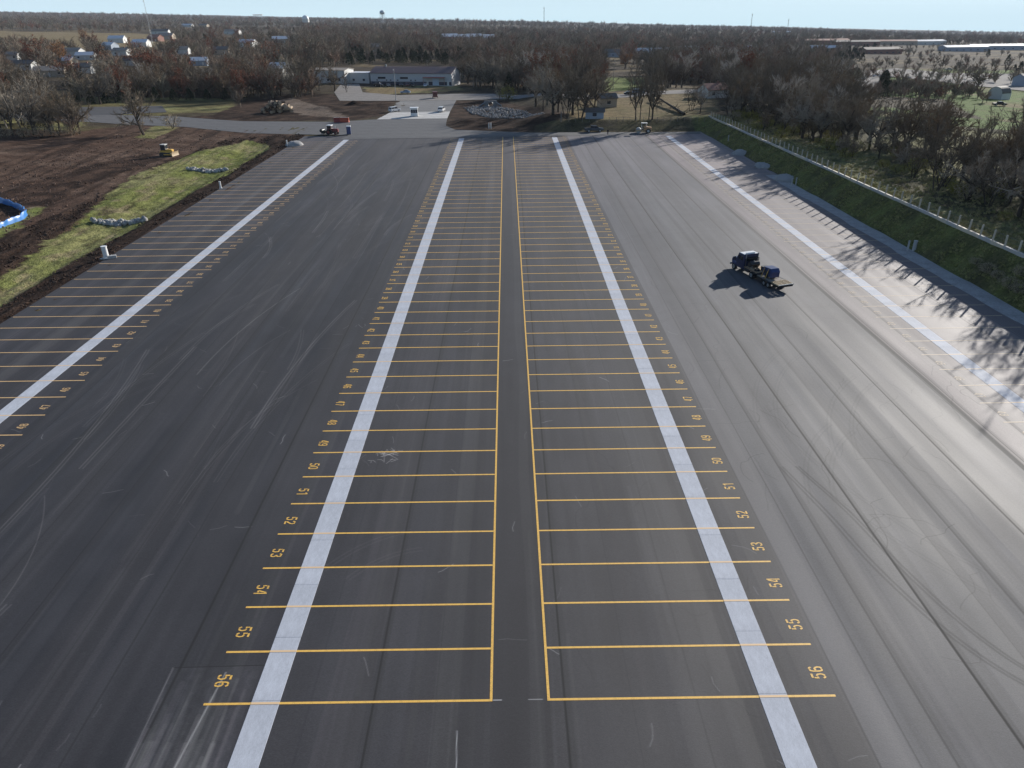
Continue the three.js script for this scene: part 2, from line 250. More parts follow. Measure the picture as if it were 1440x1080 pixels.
  strokes.push({ pts: [[-18.2, 16], [-16.9, 30.3]], w: 0.1, c: '200,198,194', a: 0.5 }, { pts: [[-20.1, 30.7], [-14.7, 30.8]], w: 0.06, c: '12,12,12', a: 0.7 }, { pts: [[-20.15, 30.7], [-19.6, 12]], w: 0.08, c: '180,176,172', a: 0.4 }, { pts: [[-3, 24], [-3.1, 26.2]], w: 0.05, c: '220,220,218', a: 0.8 }, { pts: [[-1.2, 28.12], [-0.7, 28.12]], w: 0.05, c: '225,225,222', a: 0.9 }, { pts: [[0.8, 28.13], [1.6, 28.13]], w: 0.05, c: '205,205,200', a: 0.7 });
  for (let k = 0; k < 26; k++) { const x = -11 + rr(-1.2, 1.2), d = 53.5 + rr(-1, 1); strokes.push({ pts: [[x, d], [x + rr(-0.5, 0.5), d + rr(-0.4, 0.4)], [x + rr(-0.7, 0.7), d + rr(-0.5, 0.5)]], w: 0.07, c: '190,186,180', a: 0.5 }); }
}
function asphaltTexture(x0, x1, d0, d1, W, Hh) {
  const cv = document.createElement('canvas'); cv.width = W; cv.height = Hh; const c = cv.getContext('2d');
  const img = c.createImageData(W, Hh), px = img.data;
  for (let j = 0; j < Hh; j++) { const d = lerp(d1, d0, (j + 0.5) / Hh);
    for (let i = 0; i < W; i++) {
      const x = lerp(x0, x1, (i + 0.5) / W);
      let b = 62, wr = 1, wb = 1;
      if (x < -45.6) { b = 48; wr = 2; wb = 1; } else if (x < -19.75) { b = 40; wr = 1; wb = 1; } else if (x < -1.3) { b = 46; wr = 1; wb = 1; } else if (x < 1.95) { b = 39; wr = 1; wb = 1; } else if (x < 18.6) { b = 49; wr = 1; wb = 1; } else if (x < 43) { b = 74; wr = 0; wb = 1; } else { b = 98; wr = 8; wb = -2; }  // right-hand zones lightened to stand in for sun glare, besides their pale dust
      const lane = Math.floor((x + 66) / 3.75);
      b += (hash(lane, 77) - 0.5) * 6;
      const n = vnoise(x * 1.6, d * 0.09) - 0.5, n2 = vnoise(x * 0.32 + 40, d * 0.06) - 0.5, g = hash(i * 3 + 1, j * 7 + d0 * 13) - 0.5, n3 = vnoise(x * 0.7 + 9, d * 0.5) - 0.5;
      b += n * 9 + n2 * 12 + g * 15 + n3 * 6;
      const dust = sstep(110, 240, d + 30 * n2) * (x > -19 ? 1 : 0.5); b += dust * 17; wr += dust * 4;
      if (x > -20.2 && x < -14.9 && d < 30.75) b += 5 + 12 * (vnoise(x * 4, d * 3) - 0.3);
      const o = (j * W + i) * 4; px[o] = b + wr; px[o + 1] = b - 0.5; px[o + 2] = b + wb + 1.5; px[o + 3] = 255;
    } }
  c.putImageData(img, 0, 0);
  c.setTransform(W / (x1 - x0), 0, 0, -Hh / (d1 - d0), -x0 * W / (x1 - x0), d1 * Hh / (d1 - d0));
  c.lineCap = 'round'; c.lineJoin = 'round';
  for (const s of strokes) { let lo = 1e9, hi = -1e9; for (const p of s.pts) { lo = Math.min(lo, p[1]); hi = Math.max(hi, p[1]); } if (hi < d0 - 1 || lo > d1 + 1) continue;
    c.strokeStyle = 'rgba(' + s.c + ',' + s.a + ')'; c.lineWidth = s.w; c.beginPath(); s.pts.forEach(([x, d], k) => (k ? c.lineTo(x, d) : c.moveTo(x, d))); c.stroke(); }
  const t = new THREE.CanvasTexture(cv); t.colorSpace = THREE.SRGBColorSpace; t.magFilter = THREE.LinearFilter;
  // smoothness of the surface: seams, cracks and rubber marks are rougher than the rolled mat
  const rv = document.createElement('canvas'), rw = Math.min(W, 1536), rh = Math.min(Hh, 1024); rv.width = rw; rv.height = rh; const r = rv.getContext('2d'), ri = r.createImageData(rw, rh), rp = ri.data;
  for (let j = 0; j < rh; j++) { const d = lerp(d1, d0, (j + 0.5) / rh); for (let i = 0; i < rw; i++) { const x = lerp(x0, x1, (i + 0.5) / rw), lane = Math.floor((x + 66) / 3.75), o = (j * rw + i) * 4; rp[o] = rp[o + 1] = rp[o + 2] = 188 + (hash(lane, 31) - 0.5) * 14 + (vnoise(x * 0.9, d * 0.05) - 0.5) * 22 + (vnoise(x * 0.25 + 8, d * 0.12) - 0.5) * 14; rp[o + 3] = 255; } }
  r.putImageData(ri, 0, 0); r.setTransform(rw / (x1 - x0), 0, 0, -rh / (d1 - d0), -x0 * rw / (x1 - x0), d1 * rh / (d1 - d0)); r.lineCap = 'round';
  for (const s of strokes) { const dark = +s.c.split(',')[0] < 60; if (!dark && s.w > 0.2) continue; let lo = 1e9, hi = -1e9; for (const p of s.pts) { lo = Math.min(lo, p[1]); hi = Math.max(hi, p[1]); } if (hi < d0 - 1 || lo > d1 + 1) continue; r.strokeStyle = 'rgba(250,250,250,' + Math.min(1, s.a * (dark ? (s.w < 0.06 ? 0.25 : 0.6) : 0.3)) + ')'; r.lineWidth = Math.max(s.w, 0.05); r.beginPath(); s.pts.forEach(([x, d], k) => (k ? r.lineTo(x, d) : r.moveTo(x, d))); r.stroke(); }
  const rt = new THREE.CanvasTexture(rv); rt.magFilter = THREE.LinearFilter; return [t, rt];
}
const asphaltBump = noiseTex(256, (u, v) => 0.5 * tn(u, v, 128) + 0.5 * tn(u, v, 64));
const asphaltMat = ([map, roughnessMap]) => { const b = asphaltBump.clone(); b.repeat.set(44, 30); b.needsUpdate = true; return new THREE.MeshPhysicalMaterial({ map, roughnessMap, roughness: 1, ior: 1.56, bumpMap: b, bumpScale: 0.004 }); };
const lot = new THREE.Group(); lot.name = 'parking_lot'; structure(lot); scene.add(lot);
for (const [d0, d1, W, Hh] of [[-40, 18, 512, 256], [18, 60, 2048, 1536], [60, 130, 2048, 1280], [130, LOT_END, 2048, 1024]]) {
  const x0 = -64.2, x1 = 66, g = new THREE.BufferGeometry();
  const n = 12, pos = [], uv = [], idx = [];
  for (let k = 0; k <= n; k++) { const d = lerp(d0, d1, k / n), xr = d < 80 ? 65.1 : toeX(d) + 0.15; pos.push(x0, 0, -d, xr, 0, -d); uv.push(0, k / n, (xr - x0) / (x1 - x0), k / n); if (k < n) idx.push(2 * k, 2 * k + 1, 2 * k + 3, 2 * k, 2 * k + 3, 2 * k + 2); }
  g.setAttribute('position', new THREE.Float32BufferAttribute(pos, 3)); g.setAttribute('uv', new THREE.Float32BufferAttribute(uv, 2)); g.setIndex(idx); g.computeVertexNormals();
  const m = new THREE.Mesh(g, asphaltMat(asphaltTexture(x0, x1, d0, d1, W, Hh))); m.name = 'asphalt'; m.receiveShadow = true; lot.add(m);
}

// concrete strips, slab by slab
{
  const cTex = noiseTex(256, (u, v) => 0.84 + 0.09 * (tn(u, v, 5) - 0.5) + 0.1 * (tn(u, v, 13) - 0.5) + 0.16 * (tn(u, v, 60) - 0.5) + 0.1 * (tn(u, v, 128) - 0.5));
  const mats = [0.55, 0.56, 0.545, 0.57].map((v) => mat(v * 0.97, v * 1.01, v * 1.1, 0.8, 0, { map: cTex }));
  const slabG = new RoundedBoxGeometry(1.6, 0.1, 4.642, 1, 0.012), slabs = [];
  for (const [cx, n] of [[-49.35, 'stall pad of the outer row beside the dirt'], [-13.95, ''], [14.55, ''], [49.5, '']]) {
    const g = new THREE.Group(); g.name = numbered('concrete_strip'); structure(g); scene.add(g);
    for (let d = 12; d < 233; d += 4.65) { const s = new THREE.Mesh(slabG, pick(mats)); s.name = 'slab'; s.position.set(cx, -0.036 + rr(-0.002, 0.002), -d); s.receiveShadow = true; g.add(s); }
  }
}
// painted stall lines and numbers
{
  const wearTex = noiseTex(256, (u, v) => { const w = 0.5 * tn(u, v, 120) + 0.3 * tn(u, v, 50) + 0.2 * tn(u, v, 9); return 1.0 - 0.55 * sstep(0.56, 0.72, w) - 0.12 * tn(u, v, 20); });
  const paint = mat(0.9, 0.53, 0.11, 0.6, 0, { map: wearTex }), worn = mat(0.76, 0.53, 0.3, 0.7), faded = mat(0.78, 0.5, 0.22, 0.65, 0, { map: wearTex });
  const D = { 0: [[[.45, 1.47], [.25, 1.4], [.13, 1.2], [.13, .4], [.25, .2], [.45, .13]], [[.55, 1.47], [.75, 1.4], [.87, 1.2], [.87, .4], [.75, .2], [.55, .13]]],
    1: [[[.2, 1.25], [.48, 1.45]], [[.62, 1.6], [.62, 0]]],
    2: [[[.13, 1.15], [.2, 1.35], [.44, 1.47]], [[.56, 1.47], [.8, 1.38], [.87, 1.15], [.8, .9], [.2, .32]], [[.08, .13], [.92, .13]]],
    3: [[[.13, 1.2], [.25, 1.42], [.45, 1.47]], [[.55, 1.47], [.82, 1.35], [.85, 1.08], [.7, .88], [.42, .83]], [[.6, .8], [.85, .62], [.87, .4], [.75, .2], [.55, .13]], [[.45, .13], [.22, .2], [.13, .4]]],
    4: [[[.58, 1.5], [.14, .6], [.14, .46], [.52, .46]], [[.74, 1.6], [.74, 0]]],
    5: [[[.92, 1.47], [.2, 1.47]], [[.2, 1.3], [.17, .86], [.42, .96]], [[.52, .97], [.8, .85], [.87, .5], [.75, .22], [.55, .13]], [[.45, .13], [.22, .2], [.13, .38]]],
    6: [[[.85, 1.22], [.75, 1.42], [.55, 1.47]], [[.45, 1.47], [.22, 1.38], [.13, 1.1], [.13, .45], [.22, .2], [.45, .13]], [[.55, .13], [.8, .22], [.87, .5], [.75, .8], [.52, .9], [.3, .82]]],
    7: [[[.08, 1.47], [.92, 1.47]], [[.84, 1.3], [.4, 0]]],
    8: [[[.45, 1.47], [.2, 1.38], [.15, 1.12], [.3, .86], [.15, .62], [.13, .38], [.22, .2], [.45, .13]], [[.55, 1.47], [.8, 1.38], [.85, 1.12], [.7, .86], [.85, .62], [.87, .38], [.78, .2], [.55, .13]], [[.4, .84], [.6, .84]]] };
  D[9] = D[6].map((s) => s.map(([x, y]) => [1 - x, 1.6 - y]));
  const digit = {};
  for (const k in D) { const pos = [], w = 0.115; for (const s of D[k]) { const L = [], R = []; s.forEach((p, i) => { const a = s[Math.max(0, i - 1)], b = s[Math.min(s.length - 1, i + 1)], dx = b[0] - a[0], dy = b[1] - a[1], l = Math.hypot(dx, dy); L.push([p[0] - dy / l * w, p[1] + dx / l * w]); R.push([p[0] + dy / l * w, p[1] - dx / l * w]); }); for (let i = 0; i < s.length - 1; i++) pos.push(...R[i], ...R[i + 1], ...L[i + 1], ...R[i], ...L[i + 1], ...L[i]); } digit[k] = pos; }
  // text laid on the ground; top of the digits points to side s (+1: right, -1: left)
  const numGeo = {};
  const numberGeo = (n, s) => { const key = n + '/' + s; if (numGeo[key]) return numGeo[key]; const str = String(n), W = 0.4, Hh = 0.88, gap = 0.1, tot = str.length * W + (str.length - 1) * gap, out = [];
    [...str].forEach((ch, i) => { const q = digit[ch]; for (let k = 0; k < q.length; k += 2) { const a = q[k] * W + i * (W + gap) - tot / 2, b = q[k + 1] / 1.6 * Hh - Hh / 2; out.push(s * b, 0, s * a); } });
    const g = new THREE.BufferGeometry(); g.setAttribute('position', new THREE.Float32BufferAttribute(out, 3)); const uvs = []; for (let k = 0; k < out.length; k += 3) uvs.push(out[k] * 0.5 + n * 0.13, out[k + 2] * 0.5); g.setAttribute('uv', new THREE.Float32BufferAttribute(uvs, 2)); g.computeVertexNormals(); return (numGeo[key] = g); };
  const LW = 0.075;
  for (const [inner, outer, s, padA, padB, numX, pm, longLine, endL] of [[XL, XL - 16.1, 1, -14.75, -13.15, -16.85, paint, true], [XR, XR + 16.1, -1, 13.75, 15.35, 17.6, paint, true], [-64.0, -45.15, -1, -50.15, -48.55, -46.1, faded, false], [61.5, 45.7, 1, 48.7, 50.3, 46.6, mat(0.5, 0.38, 0.25, 0.7, 0, { map: wearTex }), false]]) {
    const g = new THREE.Group(); g.name = numbered('stall_markings'); structure(g); scene.add(g);
    const a = Math.min(inner, outer), b = Math.max(inner, outer);
    const main = mergeGeometries([quadXZ(a, padA, -LW, LW, 0.006), quadXZ(padB, b, -LW, LW, 0.006)]), over = quadXZ(padA, padB, -LW, LW, 0.021);
    for (let k = 0; k <= NST; k++) {
      const d = Z0 + SP * k; if (!longLine && d > 231) continue;
      const l = new THREE.Mesh(main, pm); l.name = 'stall_line'; l.position.z = -d; l.receiveShadow = true; g.add(l);
      const o = new THREE.Mesh(over, worn); o.name = 'worn_line'; o.position.z = -d; o.receiveShadow = true; g.add(o);
      if (k < NST) { const t = new THREE.Mesh(numberGeo(NST - k, s), pm); t.name = 'stall_number'; t.position.set(numX, 0.008, -(d + SP * 0.43)); t.receiveShadow = true; g.add(t); }
    }
    if (longLine) { const t = new THREE.Mesh(quadXZ(inner - LW, inner + LW, Z0 - LW, Z0 + SP * NST, 0.01), pm); t.name = 'lane_line'; t.receiveShadow = true; g.add(t); }
  }
}

// ------------------------------------------------------------------ roads beyond the lot
const roadTex = noiseTex(256, (u, v) => 0.72 + 0.2 * (tn(u, v, 6) - 0.5) + 0.2 * (tn(u, v, 40) - 0.5) + 0.16 * (tn(u, v, 128) - 0.5));
const roadMat = mat(0.135, 0.13, 0.128, 0.75, 0, { map: roadTex }), roadMat2 = mat(0.2, 0.195, 0.19, 0.8, 0, { map: roadTex }), apronMat = mat(0.62, 0.6, 0.57, 0.85, 0, { map: roadTex }), gravelMat = matte(0.34, 0.315, 0.29, { map: roadTex });
function sheet(name, px, m, lift, drape = true) {   // a paved sheet given by its outline in the photograph, draped on the ground
  const poly = px.map(([u, v]) => { const p = PT(u, v); return new THREE.Vector2(p.x, -p.z); });
  let tri = new THREE.ShapeGeometry(new THREE.Shape(poly)); 
  let pos = Array.from(tri.attributes.position.array), ind = Array.from(tri.index.array), tris = [];
  for (let k = 0; k < ind.length; k += 3) tris.push([0, 1, 2].map((q) => [pos[ind[k + q] * 3], pos[ind[k + q] * 3 + 1]]));
  for (let it = 0; it < 9; it++) { const nx = []; let any = false; for (const t of tris) { let bi = -1, bl = 6; for (let q = 0; q < 3; q++) { const L = Math.hypot(t[q][0] - t[(q + 1) % 3][0], t[q][1] - t[(q + 1) % 3][1]); if (L > bl) { bl = L; bi = q; } } if (bi < 0) { nx.push(t); continue; } any = true; const A = t[bi], B = t[(bi + 1) % 3], C = t[(bi + 2) % 3], Mm = [(A[0] + B[0]) / 2, (A[1] + B[1]) / 2]; nx.push([A, Mm, C], [Mm, B, C]); } tris = nx; if (!any) break; }
  const out = [], uv = []; for (const t of tris) for (const [x, d] of t) { out.push(x, (drape ? T(x, d) : 0) + lift, -d); uv.push(x / 7, d / 7); }
  const g = new THREE.BufferGeometry(); g.setAttribute('position', new THREE.Float32BufferAttribute(out, 3)); g.setAttribute('uv', new THREE.Float32BufferAttribute(uv, 2)); g.computeVertexNormals();
  const o = new THREE.Mesh(g, m); o.name = numbered(name); o.receiveShadow = true; scene.add(o); return structure(o);
}
sheet('entrance_drive', [[476, 196], [545, 192], [640, 192.5], [745, 189.5], [985, 187], [985, 185], [745, 186.5], [640, 182], [626, 176], [630, 165.5], [532, 167], [500, 168.5], [470, 171], [340, 172], [250, 165.5], [170, 168], [100, 171], [0, 163], [0, 150], [100, 152], [190, 156], [240, 160], [330, 166], [470, 166.5], [505, 166], [535, 163], [560, 150], [565, 141], [640, 140], [634, 152], [640, 165]].slice(0, 0).concat([[476, 197], [985, 188.5], [985, 185.6], [745, 186.6], [640, 182.5], [627, 177], [629, 166], [530, 167.5], [470, 171.5], [340, 171], [250, 165], [150, 168], [0, 172], [0, 163], [150, 157], [250, 158.5], [330, 167.5], [340, 188], [480, 190.5], [497, 193]]).slice(0, 0).concat([[478, 196], [985, 188.5], [985, 185.6], [745, 186.6], [640, 182.5], [627, 177], [629, 166.5], [530, 168], [470, 171.5], [340, 170.5], [250, 164], [130, 160], [0, 153], [0, 164], [130, 172], [260, 178.5], [350, 187.5], [490, 190.5]]), roadMat, 0.045);
sheet('side_street', [[60, 160], [110, 163], [235, 158], [228, 149], [100, 151], [40, 154]], mat(0.07, 0.07, 0.075, 0.8, 0, { map: roadTex }), 0.08);
{ const pos = [], uv = [], idx = [], n = 40; for (let k = 0; k <= n; k++) { const d = lerp(60, 172, k / n), a = (d < 80 ? 65.1 : toeX(d)) - 2.7 - 0.5 * vnoise(d * 0.3, 2), b = (d < 80 ? 65.1 : toeX(d)) + 0.1; pos.push(a, 0.012, -d, b, 0.012, -d); uv.push(a / 7, d / 7, b / 7, d / 7); if (k < n) idx.push(2 * k, 2 * k + 1, 2 * k + 3, 2 * k, 2 * k + 3, 2 * k + 2); }
  const g = new THREE.BufferGeometry(); g.setAttribute('position', new THREE.Float32BufferAttribute(pos, 3)); g.setAttribute('uv', new THREE.Float32BufferAttribute(uv, 2)); g.setIndex(idx); g.computeVertexNormals(); const o = new THREE.Mesh(g, mat(0.42, 0.41, 0.4, 0.85, 0, { map: roadTex })); o.name = 'concrete_gutter'; scene.add(structure(o)); }
sheet('concrete_apron', [[530, 168], [629, 166.5], [633, 157], [549, 158]], apronMat, 0.06);
sheet('entrance_road', [[549, 158], [633, 157], [642, 141], [563, 142]], roadMat2, 0.05);
sheet('cross_street', [[478, 142], [563, 142], [650, 141], [742, 137], [820, 140], [1010, 131], [1010, 126], [900, 131], [820, 133], [700, 132], [640, 132], [560, 134], [510, 130], [505, 118], [480, 118], [470, 130]], gravelMat, 0.09);
sheet('gravel_road', [[1210, 100], [1260, 96], [1340, 103], [1440, 104], [1500, 106], [1500, 135], [1440, 128], [1330, 116], [1260, 108], [1215, 112]], gravelMat, 0.12);
sheet('gravel_yard', [[1195, 112], [1240, 104], [1250, 122], [1200, 134]], gravelMat, 0.14);

// ------------------------------------------------------------------ trees
function frustum(out, a, b, ra, rb, n) {
  const d = b.clone().sub(a).normalize(), u = V3(d.y, d.z, d.x).cross(d).normalize(), w = d.clone().cross(u);
  for (let k = 0; k < n; k++) { const t0 = k / n * 6.2832, t1 = (k + 1) / n * 6.2832;
    const q = (c, r, t) => [c.x + (u.x * Math.cos(t) + w.x * Math.sin(t)) * r, c.y + (u.y * Math.cos(t) + w.y * Math.sin(t)) * r, c.z + (u.z * Math.cos(t) + w.z * Math.sin(t)) * r];
    const A = q(a, ra, t0), B = q(a, ra, t1), C = q(b, rb, t1), D = q(b, rb, t0); out.push(...A, ...B, ...C, ...A, ...C, ...D); }
}
const sph = () => { const z = rr(-1, 1), a = rr(0, 6.283), r = Math.sqrt(1 - z * z); return V3(r * Math.cos(a), z, r * Math.sin(a)); };
function twig(out, p, dir, len, w) { const s = sph().cross(dir).normalize().multiplyScalar(w / 2), e = p.clone().addScaledVector(dir, len); out.push(p.x - s.x, p.y - s.y, p.z - s.z, p.x + s.x, p.y + s.y, p.z + s.z, e.x, e.y, e.z); return e; }
const triGeo = (a) => { const g = new THREE.BufferGeometry(); g.setAttribute('position', new THREE.Float32BufferAttribute(a, 3)); g.computeVertexNormals(); return g; };
// a bare tree of unit height: o.limbs, o.spread, o.twigs per branch, o.stems, o.tw twig width
function bareTree(o) {
  const wood = [], twigs = [], leaves = [];
  const grow = (p, dir, len, r, lv) => {
    const n = lv < 2 ? 3 : 2; let a = p.clone(), d = dir.clone();
    const pts = [a.clone()];
    for (let k = 0; k < n; k++) { d.addScaledVector(sph(), lv ? 0.26 : 0.1).addScaledVector(V3(0, 1, 0), lv ? 0.05 : 0.05).normalize(); const b = a.clone().addScaledVector(d, len / n), ra = lerp(r, r * 0.55, k / n), rb = lerp(r, r * 0.55, (k + 1) / n); frustum(lv < 2 ? wood : twigs, a, b, ra, rb, lv < 1 ? 6 : lv < 2 ? 4 : 3); a = b; pts.push(b.clone()); }
    if (lv >= o.depth) {
      for (let k = 0; k < o.twigs; k++) { const t = rr(0.1, 1) * n, i = Math.min(n - 1, Math.floor(t)), q = pts[i].clone().lerp(pts[i + 1], t - i); const td = d.clone().addScaledVector(sph(), 0.95).addScaledVector(V3(0, 1, 0), 0.16).normalize(); const e = twig(twigs, q, td, rr(0.05, 0.14) * o.tl, o.tw * rr(0.7, 1.4));
        for (let m = 0; m < (o.leaf || 0); m++) { const c = q.clone().lerp(e, rnd()).addScaledVector(sph(), 0.02), s = sph().multiplyScalar(o.ls * rr(0.6, 1.3)), s2 = sph().multiplyScalar(o.ls * rr(0.6, 1.3)); leaves.push(c.x, c.y, c.z, c.x + s.x, c.y + s.y, c.z + s.z, c.x + s2.x, c.y + s2.y, c.z + s2.z); } }
      return;
    }
    const kids = lv === 0 ? o.limbs : o.kids;
    for (let k = 0; k < kids; k++) { const t = lv === 0 ? rr(0.45, 1) : rr(0.3, 1), q = pts[0].clone().lerp(pts[n], t), az = k / kids * 6.283 + rr(-0.5, 0.5); const side = V3(Math.cos(az), 0, Math.sin(az)); const nd = d.clone().multiplyScalar(lv === 0 ? 0.75 : 0.6).addScaledVector(lv === 0 ? side : sph(), o.spread).addScaledVector(V3(0, 1, 0), 0.12).normalize(); grow(q, nd, len * (lv === 0 ? o.limbLen : 0.62) * rr(0.75, 1.15), r * 0.6, lv + 1); }
    grow(pts[n], d.clone().addScaledVector(sph(), 0.15).normalize(), len * (lv === 0 ? o.limbLen : 0.6), r * 0.6, lv + 1);
  };
  for (let s = 0; s < (o.stems || 1); s++) { const a = rr(0, 6.28), lean = o.stems > 1 ? 0.4 : 0.06; grow(V3(Math.cos(a) * 0.02 * (o.stems || 1), -0.02, Math.sin(a) * 0.02 * (o.stems || 1)), V3(Math.cos(a) * lean, 1, Math.sin(a) * lean).normalize(), o.trunk * rr(0.9, 1.1), o.r, 0); }
  let top = 0; for (let k = 1; k < twigs.length; k += 3) top = Math.max(top, twigs[k]);
  for (const arr of [wood, twigs, leaves]) for (let k = 0; k < arr.length; k++) arr[k] /= top;
  return { wood: triGeo(wood), twigs: triGeo(twigs), leaves: leaves.length ? triGeo(leaves) : null };
}
function leafBlob(n, shape, size, aspect) {   // leaf-sized faces spread through a crown
  const out = []; for (let k = 0; k < n; k++) { const c = shape(), d = V3(c.x, 0.15, c.z).normalize().addScaledVector(sph(), 0.8).normalize(), s = d.clone().multiplyScalar(size * rr(0.6, 1.5)), w = sph().cross(d).normalize().multiplyScalar(size * aspect * rr(0.6, 1.2)); out.push(c.x - w.x, c.y - w.y, c.z - w.z, c.x + w.x, c.y + w.y, c.z + w.z, c.x + s.x, c.y + s.y, c.z + s.z); } return triGeo(out);
}
const MT = { bark: matte(0.075, 0.062, 0.053), twig: matte(0.205, 0.166, 0.122), twigDark: matte(0.125, 0.102, 0.076), twigGrey: matte(0.29, 0.25, 0.2), twigBrown: matte(0.2, 0.145, 0.095), pale: matte(0.42, 0.38, 0.33), rust: matte(0.2, 0.075, 0.045), orange: matte(0.34, 0.16, 0.06), cedar: matte(0.03, 0.042, 0.02), olive: matte(0.23, 0.21, 0.05), tanBush: matte(0.34, 0.28, 0.19) };
const HI = { depth: 3, limbs: 5, kids: 3, twigs: 20, spread: 0.75, limbLen: 0.95, trunk: 0.34, r: 0.026, tl: 0.85, tw: 0.005 };
const protos = {
  bare: [0, 1, 2, 3].map((k) => bareTree({ ...HI, spread: [0.9, 1.1, 0.75, 1.25][k], limbs: [5, 5, 5, 4][k], trunk: [0.34, 0.28, 0.42, 0.3][k] })),
  multi: [0, 1, 2].map(() => bareTree({ ...HI, stems: 3, limbs: 3, kids: 2, r: 0.017, trunk: 0.42, twigs: 15 })),
  forked: [bareTree({ ...HI, stems: 2, limbs: 4, kids: 3, trunk: 0.36, r: 0.022, spread: 1.0, twigs: 14 })],
  pale: [0, 1].map(() => bareTree({ ...HI, spread: 0.5, trunk: 0.5, limbs: 6, r: 0.022 })),
  rust: [0, 1].map(() => bareTree({ ...HI, twigs: 5, leaf: 4, ls: 0.026, spread: 0.8 })),
  cedar: [0, 1].map(() => { const w = []; frustum(w, V3(0, -0.02, 0), V3(0, 0.7, 0), 0.022, 0.006, 6); return { wood: triGeo(w), twigs: leafBlob(1500, () => { const y = Math.pow(rnd(), 0.8), a = rr(0, 6.283), R = (0.27 * Math.pow(1 - y, 0.75) + 0.02) * (0.8 + 0.35 * vnoise(a * 2, y * 9)) * Math.sqrt(rr(0.25, 1)); return V3(Math.cos(a) * R, 0.04 + y * 0.93, Math.sin(a) * R); }, 0.05, 0.35) }; }),
  olive: [0, 1].map(() => { const w = []; for (let k = 0; k < 7; k++) { const a = rr(0, 6.28); frustum(w, V3(0, -0.03, 0), V3(Math.cos(a) * 0.3, 0.7, Math.sin(a) * 0.3), 0.02, 0.006, 4); } return { wood: triGeo(w), twigs: leafBlob(750, () => { const s = sph().multiplyScalar(Math.cbrt(rr(0.15, 1))), l = 0.8 + 0.4 * vnoise(s.x * 3 + 5, s.z * 3); return V3(s.x * 0.6 * l, 0.5 + s.y * 0.48 * l, s.z * 0.6 * l); }, 0.06, 0.4) }; }),
};
const LO = { depth: 1, limbs: 8, kids: 3, twigs: 30, spread: 0.75, limbLen: 1.25, trunk: 0.3, r: 0.022, tl: 1.7, tw: 0.012 };
const loProto = {
  bare: [0, 1, 2].map((k) => bareTree({ ...LO, spread: [0.75, 0.95, 0.6][k] })),
  rust: [bareTree({ ...LO, twigs: 8, leaf: 3, ls: 0.05 })],
  cedar: [{ wood: protos.cedar[0].wood, twigs: leafBlob(260, () => { const y = Math.pow(rnd(), 0.8), a = rr(0, 6.283), R = (0.27 * Math.pow(1 - y, 0.75) + 0.02) * Math.sqrt(rr(0.3, 1)); return V3(Math.cos(a) * R, 0.04 + y * 0.93, Math.sin(a) * R); }, 0.1, 0.4) }],
};
const kindInfo = {
  bare: ['bare_tree', MT.bark, MT.twig], multi: ['thicket_tree', MT.bark, MT.twigDark], forked: ['bare_tree', MT.bark, MT.twig], pale: ['pale_tree', MT.pale, MT.pale], rust: ['russet_tree', MT.bark, MT.twig, MT.rust], amber: ['amber_tree', MT.bark, MT.twig, MT.orange], cedar: ['cedar_tree', MT.bark, MT.cedar], olive: ['leafy_bush', MT.bark, MT.olive], straw: ['dry_bush', MT.bark, MT.tanBush],
};
const protoOf = (k) => protos[k === 'amber' ? 'rust' : k === 'straw' ? 'olive' : k];
function plantTree(kind, x, d, h, label, group, wide = 1, which) {
  const [name, mb, mc, ml] = kindInfo[kind], pr = which === undefined ? pick(protoOf(kind)) : protoOf(kind)[which], t = thing(name, label, kind === 'olive' || kind === 'straw' ? 'bush' : 'tree', [x, T(x, d) - 0.05, -d], rr(0, 6.28), group);
  t.scale.set(h * wide, h, h * wide);
  const add = (n, g, m) => { const o = new THREE.Mesh(g, m); o.name = n; t.add(o); return o; };
  add('trunk', pr.wood, mb); const c = add('crown', pr.twigs, kind === 'bare' ? pick([MT.twig, MT.twig, MT.twigGrey, MT.twigBrown]) : mc); if (pr.leaves && ml) { const f = new THREE.Mesh(pr.leaves, ml); f.name = 'foliage'; c.add(f); }
  return t;
}
const placed = [];   // [x, d, r] keep-out round things
const plantPx = (kind, u, v, h, label, group, wide, which) => { const p = PT(u, v); return plantTree(kind, p.x, -p.z, h, label, group, wide, which); };

// where no tree stands (outlines in the photograph, of tree feet)
const CLEAR = [
  [[-400, 196], [100, 192], [118, 187], [180, 172], [250, 160], [335, 160], [345, 140], [420, 138], [500, 140], [520, 120], [650, 118], [700, 128], [760, 130], [830, 128], [1010, 122], [1012, 162], [1000, 184], [1440, 480], [1440, 1080], [-400, 1080]],
  [[-50, 152], [110, 150], [250, 138], [335, 142], [335, 172], [180, 178], [118, 184], [105, 172], [-50, 166]],
  [[848, 97], [912, 96], [915, 124], [890, 132], [845, 134]],
  [[1170, 92], [1200, 84], [1270, 70], [1440, 68], [1500, 70], [1500, 150], [1440, 150], [1385, 142], [1345, 122], [1240, 112], [1225, 140], [1195, 140]],
  [[1295, 150], [1330, 140], [1380, 140], [1380, 152], [1320, 172]],
  [[1180, 150], [1250, 138], [1440, 150], [1500, 160], [1500, 220], [1440, 200], [1300, 188], [1220, 178]],
  [[420, 122], [430, 96], [520, 90], [646, 92], [650, 122], [520, 124]],
].map((p) => p);
const inClear = (u, v) => CLEAR.some((p) => inPoly(p, u, v));

